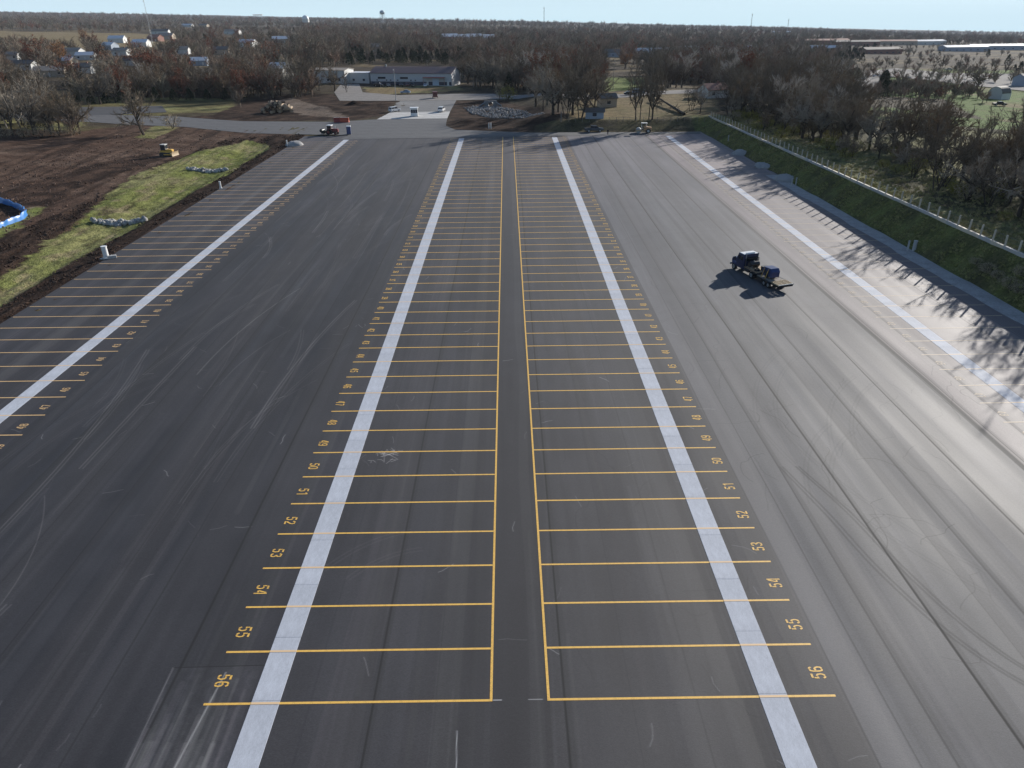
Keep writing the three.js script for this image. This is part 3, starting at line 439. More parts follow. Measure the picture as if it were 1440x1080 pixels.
// ------------------------------------------------------------------ fence on top of the bank
{
  const t = thing('post_fence', 'long row of pale fence posts on a concrete kerb along the grassy bank', 'fence');
  const postG = new RoundedBoxGeometry(0.2, 1.75, 0.2, 1, 0.02).translate(0, 0.87, 0), capG = new THREE.ConeGeometry(0.14, 0.1, 4).rotateY(Math.PI / 4).translate(0, 1.8, 0), kerbG = new RoundedBoxGeometry(0.42, 0.6, 2.84, 1, 0.03), wire = mat(0.3, 0.3, 0.3, 0.5, 0.6), pm = mat(0.56, 0.49, 0.39, 0.8);
  for (let d = 78; d < 251; d += 2.85) {
    const x = fenX(d) + 0.1, y = T(x + 0.3, d), o = new THREE.Mesh(postG, pm); o.name = 'post'; o.position.set(x, y, -d); o.rotation.z = rr(-0.07, 0.07); o.rotation.x = rr(-0.05, 0.05); t.add(o);
    const c = new THREE.Mesh(capG, pm); c.name = 'cap'; o.add(c);
    const k = new THREE.Mesh(kerbG, rnd() < 0.5 ? pm : M.concrete); k.name = 'kerb_block'; k.position.set(fenX(d + 1.42) + 0.1, T(x + 0.3, d + 1.42) - 0.02, -(d + 1.42)); k.rotation.y = 0.0166; t.add(k);
  }
  for (const h of [0.5, 1.0, 1.6]) { const pts = []; for (let d = 78; d < 251; d += 6) pts.push(V3(fenX(d) + 0.1, T(fenX(d) + 0.4, d) + h, -d)); part(t, 'wire', new THREE.TubeGeometry(new THREE.CatmullRomCurve3(pts), 60, 0.012, 3), wire); }
}

// ------------------------------------------------------------------ buildings
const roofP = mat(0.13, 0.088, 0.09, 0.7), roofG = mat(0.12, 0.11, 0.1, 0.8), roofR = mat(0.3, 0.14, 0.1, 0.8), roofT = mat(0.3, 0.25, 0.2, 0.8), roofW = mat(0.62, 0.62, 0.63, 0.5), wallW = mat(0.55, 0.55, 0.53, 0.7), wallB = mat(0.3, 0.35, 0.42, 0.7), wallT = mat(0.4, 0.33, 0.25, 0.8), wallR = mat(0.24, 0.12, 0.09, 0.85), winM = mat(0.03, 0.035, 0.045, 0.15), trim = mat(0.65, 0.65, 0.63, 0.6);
function gable(w, l, y, rise, over = 0.4, th = 0.18) {   // ridge along x
  const s = new THREE.Shape(); const h = l / 2 + over, k = rise / (l / 2); s.moveTo(-h, -k * over); s.lineTo(0, rise); s.lineTo(h, -k * over); s.lineTo(h, -k * over + th); s.lineTo(0, rise + th); s.lineTo(-h, -k * over + th);
  return new THREE.ExtrudeGeometry(s, { depth: w + 2 * over, bevelEnabled: false }).rotateY(Math.PI / 2).translate(-w / 2 - over, y, 0);
}
function gableWall(w, l, h, rise) { const s = new THREE.Shape(); s.moveTo(-l / 2, -0.6); s.lineTo(l / 2, -0.6); s.lineTo(l / 2, h); s.lineTo(0, h + rise); s.lineTo(-l / 2, h); return new THREE.ExtrudeGeometry(s, { depth: w, bevelEnabled: false }).rotateY(Math.PI / 2).translate(-w / 2, 0, 0); }
// front faces +z locally; the front foot's middle stands at the pixel (u, v)
function building(name, label, category, p, w, l, h, rise, wm, rm, turn, o = {}) {
  const t = thing(name, label, category, p, turn, o.group);
  part(t, 'wall', o.flat ? box(w, h + 0.6, l, 0, h / 2 - 0.3, -l / 2) : gableWall(w, l, h, rise).translate(0, 0, -l / 2), wm);
  if (o.flat) part(t, 'roof', rbox(w + 0.3, 0.35, l + 0.3, 0, h + 0.17, -l / 2), rm);
  else { const r = part(t, 'roof', gable(w, l, h, rise).translate(0, 0, -l / 2), rm); if (o.chimney) part(r, 'chimney', box(0.8, 1.6, 0.8, w * 0.2, h + rise, -l / 2), wallR); }
  const n = o.win ?? Math.max(2, Math.round(w / 4)), wy = o.wy ?? Math.min(h * 0.58, 1.7);
  for (let k = 0; k < n; k++) { const x = -w / 2 + (k + 0.5) * w / n; if (o.door !== undefined && k === o.door) { const dd = part(t, 'door', box(1.0, 2.1, 0.08, x, 1.05, 0.03), o.doorM ?? trim); part(dd, 'handle', box(0.06, 0.06, 0.1, x + 0.35, 1.0, 0.1), M.steel); continue; } const wn = part(t, 'window', box(o.ww ?? 1.3, 1.1, 0.06, x, wy, 0.02), winM); part(wn, 'sill', box((o.ww ?? 1.3) + 0.2, 0.1, 0.16, x, wy - 0.6, 0.06), trim); }
  placed.push([p.x, -p.z + l / 2, Math.max(w, l) * 0.5 + 2, o.front ?? 1]);
  return t;
}
{
  // long metal shop with the purple-brown roof
  const a = PT(522, 118), b = PT(635, 121.3), c = a.clone().add(b).multiplyScalar(0.5), turn = Math.atan2(-(b.z - a.z), b.x - a.x), w = a.distanceTo(b), h = 5.9, l = 17;
  const t = thing('metal_shop', 'long white metal shop building with purple brown roof and dark wainscot', 'building', c, turn);
  part(t, 'wall', gableWall(w, l, h, 2.6).translate(0, 0, -l / 2), mat(0.52, 0.53, 0.54, 0.6));
  const rf = part(t, 'roof', gable(w, l, h, 2.6, 0.5).translate(0, 0, -l / 2), roofP);
  const seams = []; for (let x = -w / 2; x <= w / 2; x += 1.35) seams.push(bar([x, h - 0.05, 0.45], [x, h + 2.82, -l / 2], 0.08, 0.1)); part(rf, 'roof_seams', seams, roofP);
  part(t, 'wainscot', box(w + 0.06, 1.7, 0.1, 0, 0.85, 0.02), mat(0.05, 0.055, 0.08, 0.6));
  for (const x of [-w * 0.36, -w * 0.08]) { const q = part(t, 'window', box(4.4, 0.9, 0.1, x, 3.5, 0.03), winM); part(q, 'frame', [box(4.6, 0.1, 0.14, x, 4.0, 0.04), box(4.6, 0.1, 0.14, x, 3.0, 0.04)], M.steel); }
  for (const x of [-w * 0.42, -w * 0.3, -w * 0.25, -w * 0.16, 0.2, w * 0.06]) part(t, 'window', box(0.8, 0.5, 0.1, x, 2.4, 0.03), winM);
  const po = part(t, 'porch', [box(12, 0.3, 2.2, w * 0.3, 4.1, 1.1), box(0.25, 4, 0.25, w * 0.3 - 5.8, 2, 2), box(0.25, 4, 0.25, w * 0.3 + 5.8, 2, 2)], mat(0.3, 0.2, 0.19, 0.6)); part(po, 'fascia', box(12.1, 0.5, 0.1, w * 0.3, 3.95, 2.24), mat(0.34, 0.14, 0.13, 0.6));
  part(t, 'garage_door', box(3.6, 3.6, 0.12, w * 0.31, 1.8, 0.08), mat(0.5, 0.6, 0.72, 0.5)); part(t, 'door', box(1.1, 2.2, 0.12, w * 0.21, 1.1, 0.08), trim); part(t, 'door', box(1.1, 2.2, 0.12, w * 0.46, 1.1, 0.08), trim);
  part(t, 'vent', cyl(0.5, 0.5, 1.4, -w * 0.37, h + 3, -l / 2), M.steel);
  for (let k = -2; k <= 2; k++) placed.push([c.x + k * w / 5, -c.z + 8, 12]);
  const B = (n, lab, u, v, w, l, h, rise, wm, rm, o) => building(n, lab, 'building', PT(u, v), w, l, h, rise, wm, rm, turn, o);
  B('white_shed', 'long low white metal shed with pale roof beside the shop', 462, 117, 20, 12, 6.4, 0.9, wallW, roofT, { win: 3 });
  B('white_shed', 'white flat roofed garage with blue grey front next to the shop', 505, 117, 12, 10, 5.0, 0, wallW, roofW, { flat: true, win: 2 });
  B('white_shed', 'tall white gabled barn half hidden behind the bare trees', 388, 112, 10, 12, 6, 2.5, wallW, roofW, { win: 2 });
}
building('wooden_shed', 'small dark roofed wooden shed on the dry field', 'shed', PT(856, 151), 6.2, 5, 3.2, 1.4, wallT, roofG, 0.2, { win: 1 });
building('lean_to', 'low grey lean-to shed behind the far bank', 'shed', PT(836, 167), 6, 4, 2.2, 0.9, wallB, roofG, -0.1, { win: 1 });
{ // barn with the rounded roof and white end
  const p = PT(1412, 140), t = thing('quonset_hut', 'white hut with rounded end and dark roof at the field edge', 'shed', p, 0.5);
  const s = new THREE.Shape(); s.moveTo(-3.6, -0.3); s.lineTo(3.6, -0.3); s.lineTo(3.6, 2.4); s.absarc(0, 2.4, 3.6, 0, Math.PI); s.lineTo(-3.6, -0.3);
  part(t, 'wall', new THREE.ExtrudeGeometry(s, { depth: 8, bevelEnabled: false, curveSegments: 14 }).rotateY(Math.PI / 2).translate(-4, 0, -3), wallW);
  const r = new THREE.Shape(); r.absarc(0, 2.4, 3.75, 0.15, Math.PI - 0.15); r.absarc(0, 2.4, 3.62, Math.PI - 0.15, 0.15, true); part(t, 'roof', new THREE.ExtrudeGeometry(r, { depth: 7.6, bevelEnabled: false, curveSegments: 14 }).rotateY(Math.PI / 2).translate(-4.1, 0, -3), roofG);
  part(t, 'door', box(0.08, 2.2, 2.2, 4.02, 1.1, -3), mat(0.3, 0.3, 0.32, 0.7)); placed.push([p.x, -p.z, 8]);
}
building('farmhouse', 'white house with shade painted blue on its wall beyond the rounded hut', 'house', PT(1446, 121), 10, 8, 5, 2.2, wallB, roofG, 0.5, { win: 3 });  // blue wall colour stands in for shade on a white wall
// houses and sheds scattered through the woods: u, v, width, wall, roof, label
const houseList = [
  [30, 98, 14, wallW, roofG, 'white house behind the russet trees at the hill foot'], [90, 92, 10, wallT, roofW, 'tan cottage with pale roof among bare trees'], [120, 84, 13, wallW, roofW, 'white mobile home facing the bare trees'], [118, 103, 8, wallW, roofG, 'small white outbuilding with dark roof under the russet tree'], [163, 60, 11, wallW, roofW, 'bright white house below the open hillside'], [168, 78, 12, wallW, roofT, 'white house with tan roof below the hillside houses'], [150, 70, 9, wallB, roofW, 'small blue house on the wooded slope'], [225, 48, 12, wallW, roofG, 'white house with dark roof near the hilltop field'], [232, 55, 11, wallT, roofT, 'tan house with tan roof near the hilltop field'], [262, 38, 13, wallW, roofW, 'white low house at the skyline woods'], [285, 38, 11, wallT, roofG, 'tan house at the skyline woods'], [325, 48, 12, wallW, roofT, 'white house with tan roof in the grey woods'], [255, 76, 10, wallW, roofT, 'white house with tan roof behind the dark red oak'], [215, 58, 9, wallR, roofR, 'brick house with red roof on the slope'],
  [70, 108, 15, wallT, roofT, 'cream house with tan roof behind the thicket'], [100, 78, 13, wallW, roofT, 'white house with tan roof above the mobile home'], [182, 92, 12, wallW, roofG, 'white house with dark roof beside the big red oak'], [196, 66, 11, wallW, roofW, 'small white house above the big red oak'], [280, 92, 11, wallB, roofW, 'pale blue house behind the roadside evergreens'], [310, 76, 12, wallT, roofG, 'tan house with dark roof in the grey woods'], [345, 66, 12, wallW, roofW, 'white house in the woods above the log pile'], [395, 60, 12, wallT, roofW, 'tan house with white roof above the white sheds'], [12, 84, 13, wallW, roofT, 'white house under the hillside field edge'],
  [525, 72, 13, wallT, roofT, 'tan house with broad pale roof above the cedars'], [563, 53, 10, wallW, roofG, 'white gabled house on the cleared lot'], [632, 60, 11, wallT, roofR, 'tan house with red roof beside the blue row'], [600, 53, 24, wallT, roofT, 'long tan fence-like building on the cleared lot'],
  [862, 80, 24, wallB, roofG, 'long dark blue building behind the amber tree'], [915, 78, 30, wallW, roofW, 'long white building with window band behind the amber tree'], [968, 74, 20, wallW, roofW, 'low white building in the woods by the power pole'], [1018, 74, 12, wallB, roofW, 'blue grey house in the woods by the power pole'], [1060, 73, 22, wallW, roofW, 'long white roofed shed in the eastern woods'], [1010, 138, 9, wallW, roofR, 'white cabin with red roof behind the fence corner'], [1160, 72, 22, wallT, roofW, 'tan building with white roof behind the dark cedars'], [1100, 47, 30, wallB, roofW, 'pale blue roofed hall at the far woods edge'],
];
for (const [u, v, w, wm, rm, label] of houseList) { const p = PT(u, v), k = Math.max(1, Math.min(2.2, -p.z / 600)); building('house', label, 'house', p, w * k, 8.5 * Math.min(k, 1.5), 3.1 * Math.min(1.4, k), 2 * Math.min(1.5, k), wm, rm, rr(-0.3, 0.3), { win: Math.max(2, Math.round(w / 5)), door: 1, chimney: w < 13, front: u < 350 ? 1.9 : 1 }); }
for (const [k, u] of [[0, 634], [1, 650], [2, 668], [3, 686]].entries().map(([i, a]) => a)) { const p = PT(u, 58 + (k % 2)); building('row_house', ['blue grey row house at the cleared lot end', 'second blue grey row house with white gable', 'third row house with pale roof', 'end row house with white gable wall'][k], 'house', p, 24, 16, 6.5, 4, k % 2 ? wallW : wallB, roofW, 0.25, { win: 3, group: 'row houses' }); }
for (const [u, v, w, l, wm, rm, label] of [[1163, 62, 55, 24, wallR, roofR, 'long brick school wing with red roof'], [1205, 64, 50, 24, wallR, roofT, 'long brick school wing with tan roof'], [1243, 76, 44, 22, wallR, roofT, 'low brick apartment block with broad grey roof by the lawn'], [1250, 63, 60, 24, wallT, roofR, 'tan block with red roof behind the apartment block'], [1295, 63, 60, 20, wallW, roofW, 'long white block with white roof along the field road'], [1360, 72, 50, 22, wallB, roofW, 'warehouse with shade painted blue on its walls and bright roof at the far field'], [1405, 70, 60, 26, wallB, roofW, 'second warehouse with shade painted blue on its walls behind the leaning tree'], [508, 27, 110, 40, wallW, roofW, 'large white warehouse at the skyline'], [362, 22, 80, 30, wallT, roofW, 'pale low warehouse on the skyline left of the white dome']]) {  // both warehouses carry the blue of their shade in the wall colour
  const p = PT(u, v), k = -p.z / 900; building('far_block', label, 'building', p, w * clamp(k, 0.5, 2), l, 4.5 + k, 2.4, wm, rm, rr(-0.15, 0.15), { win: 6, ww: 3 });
}

// ------------------------------------------------------------------ poles and towers
const atDist = (u, v, D) => { const r = ray(u, v), t = D / -r.z; return V3(r.x * t, H + r.y * t, r.z * t); };
function pole(name, label, category, p, h, o = {}) {
  const t = thing(name, label, category, p, o.turn || 0, o.group);
  part(t, 'shaft', cyl(o.r1 ?? 0.11, o.r2 ?? 0.17, h + 0.5, 0, h / 2 - 0.25, 0, 8), o.m ?? M.woodGrey);
  if (o.arms) for (const y of [h - 0.5, h - 1.5]) part(t, 'crossarm', box(2.4, 0.14, 0.12, 0, y, 0.12), M.woodGrey);
  if (o.lamp) { part(t, 'arm', bar([0, h, 0], [0, h + 0.3, 1.2], 0.1), M.steel); part(t, 'lamp_head', rbox(0.5, 0.22, 1.0, 0, h + 0.3, 1.3), M.offWhite); part(t, 'base', cyl(0.3, 0.35, 0.8, 0, 0.3, 0), M.concrete); }
  return t;
}
{ const p = PT(557, 141), top = atDist(557, 99, -p.z); pole('light_pole', 'tall steel lamp post beside the entrance road', 'lamp post', p, top.y - p.y, { lamp: true, m: M.steel }); }
for (const [u, v, vt, label] of [[666, 122, 86, 'power pole of the close pair right of the shop'], [670, 122, 88, 'second power pole of the close pair right of the shop'], [1006, 124, 70, 'tall leaning power pole in the eastern woods'], [712, 66, 43, 'power pole above the bare woods behind the basin'], [601, 92, 84, 'short pole behind the shop roof'], [862, 126, 85, 'power pole on the mown lawn edge'], [577, 40, 20, 'dark pole on the far ridge']]) { const p = PT(u, v), top = atDist(u, vt, -p.z); pole('power_pole', label, 'power pole', p, top.y - p.y, { arms: true, group: 'power poles', turn: rr(-0.4, 0.4) }); }
{ // lattice mast
  const base = (D, u, v) => { const q = atDist(u, v, D); q.y = T(q.x, D) - 1; return q; };
  for (const [u, vt, D, label] of [[765, 10, 2600, 'lattice radio mast with antennas on the central skyline'], [1057, 19, 3000, 'radio mast with round top on the eastern skyline'], [1109, 27, 2800, 'thin mast on the eastern skyline beside the pale roofed hall'], [208, 0, 900, 'thin mast beside the hilltop field']]) {
    const p = base(D, u, 30), K = D / 2600, h = atDist(u, vt, D).y - p.y, t = thing('radio_mast', label, 'mast', p), s = 1.6 * K, g = [];
    for (const [a, b] of [[-1, -1], [1, -1], [0, 1.2]]) g.push(bar([a * s, 0, b * s], [a * 0.5 * K, h, b * 0.5 * K], 0.4 * K));
    part(t, 'legs', g, M.steel); const br = []; for (let y = 0; y < h - 5; y += 5) { const k = lerp(s, 0.5 * K, y / h); br.push(bar([-k, y, -k], [k, y + 5, -k], 0.22 * K), bar([k, y, -k], [-k, y + 5, k * 0.5], 0.22 * K)); } part(t, 'bracing', br, M.steel);
    part(t, 'antenna', [cyl(1.7 * K, 1.7 * K, 2.4 * K, 0, h - 3 * K, 0, 8), cyl(0.15 * K, 0.15 * K, 6 * K, 0, h + K, 0, 5)], M.offWhite);
  }
  const p = base(2700, 538, 26), h = atDist(538, 14.5, 2700).y - p.y, t = thing('water_tower', 'pale blue water tower on legs on the skyline', 'water tower', p);
  part(t, 'tank', new THREE.SphereGeometry(8.5, 20, 12).scale(1, 0.75, 1).translate(0, h - 6, 0), mat(0.35, 0.45, 0.5, 0.6)); part(t, 'riser', cyl(1.2, 1.2, h - 10, 0, (h - 10) / 2, 0), M.steel);
  for (let k = 0; k < 6; k++) { const a = k / 6 * 6.283; part(t, 'leg', bar([Math.cos(a) * 9, 0, Math.sin(a) * 9], [Math.cos(a) * 7.6, h - 6, Math.sin(a) * 7.6], 0.7), M.steel); }
  const q = base(2200, 430, 30), d = thing('storage_dome', 'white storage dome beside the skyline warehouse', 'dome', V3(q.x, atDist(430, 27, 2200).y, q.z)); part(d, 'shell', new THREE.SphereGeometry(9, 18, 9, 0, 6.283, 0, Math.PI / 2).scale(1, 1.1, 1), M.white); part(d, 'base_ring', cyl(9.2, 9.2, 8, 0, -3.6, 0, 20), M.offWhite);
}

// ------------------------------------------------------------------ cars
const PAINT = { white: mat(0.7, 0.71, 0.72, 0.25, 0.1), black: mat(0.015, 0.016, 0.02, 0.2, 0.2), silver: mat(0.4, 0.42, 0.44, 0.28, 0.5), blue: mat(0.25, 0.36, 0.5, 0.3, 0.2), red: mat(0.16, 0.025, 0.025, 0.4), grey: mat(0.09, 0.1, 0.11, 0.3, 0.3), maroon: mat(0.1, 0.02, 0.02, 0.3) };
const SH = {
  sedan: { L: 4.7, w: 1.8, body: [[-2.3, .35], [2.3, .35], [2.33, .7], [1.3, .92], [-1.6, .98], [-2.33, .9]], cab: [[-1.9, .93], [-1.15, 1.42], [.25, 1.44], [1.25, .88]], r: .32, ax: [-1.35, 1.4] },
  suv: { L: 4.9, w: 1.95, body: [[-2.4, .42], [2.4, .42], [2.42, .85], [1.35, 1.08], [-2.4, 1.12]], cab: [[-2.35, 1.05], [-2.1, 1.78], [.4, 1.8], [1.3, 1.03]], r: .38, ax: [-1.45, 1.45] },
  pickup: { L: 5.8, w: 2.0, body: [[-2.9, .55], [2.9, .55], [2.92, 1.02], [1.7, 1.18], [-.9, 1.18], [-.92, 1.12], [-2.9, 1.12]], cab: [[-.95, 1.12], [-.85, 1.86], [.75, 1.88], [1.6, 1.12]], r: .42, ax: [-1.75, 1.85] },
};
function car(kind, paint, p, turn, label, group) {
  const s = SH[kind], t = thing(kind === 'pickup' ? 'pickup_truck' : 'parked_car', label, kind === 'pickup' ? 'pickup' : 'car', p, turn, group);
  part(t, 'body', profile(s.body, s.w, 0.07), paint);
  const cab = part(t, 'cabin', profile(s.cab, s.w - 0.16, 0.05), winM);
  const ys = s.cab.map((q) => q[1]), top = Math.max(...ys), z0 = s.cab[1][0], z1 = s.cab[2][0];
  part(cab, 'roof_panel', [rbox(s.w - 0.2, 0.07, z1 - z0 + 0.2, 0, top + 0.02, (z0 + z1) / 2, 0.03), ...[-1, 1].flatMap((k) => [bar([k * (s.w / 2 - 0.12), s.cab[3][1], s.cab[3][0]], [k * (s.w / 2 - 0.14), top, z1], 0.07), bar([k * (s.w / 2 - 0.12), s.cab[0][1], s.cab[0][0]], [k * (s.w / 2 - 0.14), top, z0], 0.09), bar([k * (s.w / 2 - 0.06), s.cab[3][1], (z0 + z1) / 2], [k * (s.w / 2 - 0.12), top, (z0 + z1) / 2], 0.07)])], paint);
  for (const z of s.ax) for (const k of [-1, 1]) { const wh = part(t, 'wheel', wheelG(s.r, 0.24, k * (s.w / 2 - 0.08), s.r, z), M.rubber); part(wh, 'rim', wheelG(s.r * 0.6, 0.26, k * (s.w / 2 - 0.08), s.r, z), M.silver); }
  for (const k of [-1, 1]) { part(t, 'headlight', rbox(0.36, 0.16, 0.08, k * (s.w / 2 - 0.28), s.body[2][1] - 0.03, s.L / 2), M.white); part(t, 'tail_light', rbox(0.2, 0.22, 0.08, k * (s.w / 2 - 0.2), 0.85, -s.L / 2 - 0.02), M.red); }
  part(t, 'bumper', [rbox(s.w - 0.1, 0.18, 0.14, 0, 0.5, s.L / 2), rbox(s.w - 0.1, 0.18, 0.14, 0, 0.5, -s.L / 2)], kind === 'pickup' ? M.steel : paint);
  if (kind === 'pickup') part(t, 'bed', box(s.w - 0.3, 0.02, 1.8, 0, 1.2, -1.9), M.black);
  return t;
}
const LP = (u, v) => { const p = P(u, v); p.y = 0.0; return p; };
car('pickup', PAINT.grey, LP(835, 185.3), Math.PI / 2 + 0.06, 'dark grey pickup parked below the far bank beside the standing person');
const up = (p, k) => { p.y += k; return p; };
car('suv', PAINT.white, up(PT(555, 157.3), 0.07), Math.PI * 0.78, 'white van stopped on the drive left of the guard booth');
car('suv', PAINT.white, up(PT(621, 157.2), 0.07), -0.15 + Math.PI, 'white utility vehicle parked on the drive right of the guard booth');
car('sedan', PAINT.blue, up(PT(570, 131.5), 0.1), -Math.PI / 2, 'pale blue car passing on the street below the shop lawn');
for (const [u, v, k, c, a, label] of [[533, 122, 'suv', 'black', 1.3, 'black car at the end of the row before the shop'], [546, 122, 'sedan', 'grey', 0.3, 'grey car with a bright windscreen before the shop'], [564, 121.5, 'suv', 'black', 0.2, 'black car beside the maroon car before the shop'], [573, 121.5, 'suv', 'maroon', 0.1, 'maroon car between dark cars before the shop'], [581, 121.5, 'pickup', 'black', 0.15, 'black pickup before the shop'], [598, 121.8, 'sedan', 'white', 0.1, 'white car standing apart before the shop'], [523, 116, 'suv', 'white', 1.2, 'white car in the gap beside the garage'], [885, 134, 'sedan', 'black', 1.5, 'black car on the street beyond the dry field'], [897, 132, 'suv', 'blue', 1.5, 'pale blue car on the street beside the black one'], [909, 131, 'sedan', 'silver', 1.5, 'silver car on the street beyond the thin trunks'], [1182 + 30, 112, 'suv', 'white', 0.8, 'white car in the gravel yard beyond the woods'], [1232, 108, 'pickup', 'white', 1.2, 'white pickup in the gravel yard beyond the woods'], [1334, 99, 'pickup', 'silver', 1.5, 'silver pickup on the pale field road'], [1405, 149, 'pickup', 'black', 1.4, 'black pickup parked before the rounded hut']]) car(k, PAINT[c], up(PT(u, v), 0.1), a, label);
{ // red box trailer
  const t = thing('box_trailer', 'small dark red box trailer on the entrance street', 'trailer', up(PT(612, 138), 0.08), 0.1); part(t, 'body', rbox(2.1, 2.2, 3.2, 0, 1.6, 0, 0.06), PAINT.red); part(t, 'door', box(1.8, 1.9, 0.06, 0, 1.55, 1.62), PAINT.maroon); part(t, 'hitch', bar([0, 0.5, -1.6], [0, 0.45, -2.8], 0.12), M.darkSteel);
  for (const k of [-1, 1]) part(t, 'wheel', wheelG(0.36, 0.22, k * 1.1, 0.36, 0), M.rubber);
}

// ------------------------------------------------------------------ work truck and trailer on the right-hand aisle
{
  const head = Math.atan2(-3.6, -11.5), dir = V3(Math.sin(head), 0, Math.cos(head)), mid = V3(36.1, 0, -98.7);
  const t = thing('flatbed_truck', 'dark blue flatbed work truck with wooden bed and sun glint painted white on its roof', 'truck', mid.clone().addScaledVector(dir, 2.9), head);
  // local z: front +3.4, rear -3.2
  part(t, 'chassis', [box(0.9, 0.3, 6.2, 0, 0.75, 0), box(0.2, 0.25, 0.8, 0, 0.6, -3.4)], M.darkSteel);
  part(t, 'hood', profile([[1.9, 0.85], [3.35, 0.85], [3.4, 1.35], [3.2, 1.62], [1.9, 1.8]], 1.9, 0.1), M.blue);
  const cab = part(t, 'cab', profile([[0.1, 0.75], [2.0, 0.75], [2.05, 1.75], [1.55, 2.72], [0.2, 2.78]], 2.35, 0.1), M.blue);
  part(cab, 'windshield', profile([[1.98, 1.82], [2.1, 1.82], [1.66, 2.62], [1.56, 2.62]], 2.0, 0.02), M.glass);
  part(cab, 'rear_window', rbox(1.7, 0.6, 0.06, 0, 2.2, 0.02, 0.02), M.glass);
  for (const k of [-1, 1]) { const dr = part(t, 'door', rbox(0.06, 1.1, 1.3, k * 1.18, 1.3, 1.05), M.blue); part(dr, 'window', rbox(0.07, 0.62, 1.05, k * 1.18, 2.2, 1.0, 0.02), M.glass); part(t, 'mirror', [bar([k * 1.2, 1.9, 1.8], [k * 1.5, 2.0, 1.9], 0.05), rbox(0.2, 0.45, 0.1, k * 1.55, 2.0, 1.9)], M.black); part(t, 'headlight', rbox(0.35, 0.2, 0.08, k * 0.75, 1.2, 3.42), M.white); part(t, 'fender', rbox(0.36, 0.5, 1.2, k * 1.05, 1.05, 2.45, 0.15), M.navy); part(t, 'exhaust_stack', cyl(0.07, 0.07, 2.3, k * 1.0, 1.9, -0.02), M.steel); }
  part(t, 'roof_glint', rbox(2.3, 0.1, 1.35, 0, 2.83, 0.85), M.white); part(t, 'roof_glint_bar', rbox(1.5, 0.14, 0.25, 0, 2.95, 0.5), M.white);  // white pieces added to stand in for the sun glint along the cab roof
  part(t, 'bumper', rbox(2.3, 0.3, 0.2, 0, 0.65, 3.5), M.steel); part(t, 'grille', box(1.1, 0.5, 0.06, 0, 1.15, 3.42), M.darkSteel);
  const bed = part(t, 'bed_frame', [box(2.4, 0.12, 3.3, 0, 1.05, -1.6), box(2.4, 0.25, 0.08, 0, 1.1, -3.26)], M.darkSteel);
  for (let k = 0; k < 8; k++) part(bed, 'plank', box(0.27, 0.06, 3.2, -1.05 + k * 0.3, 1.14, -1.6), k % 2 ? M.wood : M.tan);
  part(t, 'headache_rack', [box(2.3, 0.08, 0.08, 0, 2.3, -0.12), ...[-1.1, -0.4, 0.4, 1.1].map((x) => box(0.07, 1.2, 0.07, x, 1.7, -0.12))], M.black);
  for (const k of [-1, 1]) part(t, 'toolbox', rbox(0.45, 0.45, 1.0, k * 1.0, 0.82, -0.7), M.black);
  for (const [z, w] of [[2.45, 0.3], [-2.0, 0.55]]) for (const k of [-1, 1]) { const wh = part(t, 'wheel', wheelG(0.5, w, k * (1.12 - w / 4), 0.5, z), M.rubber); part(wh, 'rim', wheelG(0.28, w + 0.03, k * (1.12 - w / 4), 0.5, z), M.steel); }
  part(t, 'mud_flap', [-1, 1].map((k) => box(0.6, 0.6, 0.04, k * 0.9, 0.55, -2.75)), M.black);

  const tp = mid.clone().addScaledVector(dir, -2.75), tr = thing('equipment_trailer', 'black equipment trailer with pale slatted ramp behind the flatbed truck', 'trailer', tp, head);
  // local z: front +2.6 .. rear -2.6
  part(tr, 'frame', [box(0.16, 0.22, 5.0, -1.1, 0.72, 0), box(0.16, 0.22, 5.0, 1.1, 0.72, 0), box(2.3, 0.2, 0.16, 0, 0.72, 2.45), box(2.3, 0.2, 0.16, 0, 0.72, 0), box(2.3, 0.2, 0.16, 0, 0.72, -2.45)], M.black);
  part(tr, 'tongue', [bar([-1.0, 0.7, 2.5], [0, 0.62, 3.9], 0.14), bar([1.0, 0.7, 2.5], [0, 0.62, 3.9], 0.14), box(0.16, 0.5, 0.16, 0, 0.55, 3.7)], M.black);
  for (let k = 0; k < 9; k++) part(tr, 'deck_board', box(0.24, 0.06, 3.3, -1.04 + k * 0.26, 0.86, 0.8), M.woodGrey);
  const ramp = part(tr, 'ramp', [box(0.12, 0.16, 1.75, -1.15, 0.93, -1.72), box(0.12, 0.16, 1.75, 1.15, 0.93, -1.72), box(0.1, 0.16, 1.75, -0.4, 0.93, -1.72), box(0.1, 0.16, 1.75, 0.4, 0.93, -1.72)], M.tan);
  for (let k = 0; k < 6; k++) part(ramp, 'slat', box(2.4, 0.08, 0.12, 0, 0.97, -0.9 - k * 0.33), k === 5 ? M.offWhite : M.tan);
  for (const z of [0.4, -0.55]) for (const k of [-1, 1]) { const wh = part(tr, 'wheel', wheelG(0.4, 0.26, k * 1.28, 0.4, z), M.rubber); part(wh, 'rim', wheelG(0.22, 0.28, k * 1.28, 0.4, z), M.steel); }
  for (const z of [1.5, 0.6]) part(tr, 'strap', [bar([-1.15, 0.9, z], [-0.72, 2.26, z], 0.06), bar([-0.72, 2.26, z], [0.72, 2.26, z], 0.06), bar([0.72, 2.26, z], [1.15, 0.9, z], 0.06)], M.yellow);
  for (const k of [-1, 1]) part(tr, 'fender', rbox(0.3, 0.08, 2.1, k * 1.28, 0.86, -0.08), M.black);
  // gear lying on the wooden bed
  const onBed = (z, x) => { const q = t.position.clone().addScaledVector(dir, z); q.x += x * Math.cos(head); q.z -= x * Math.sin(head); q.y = 1.17; return q; };
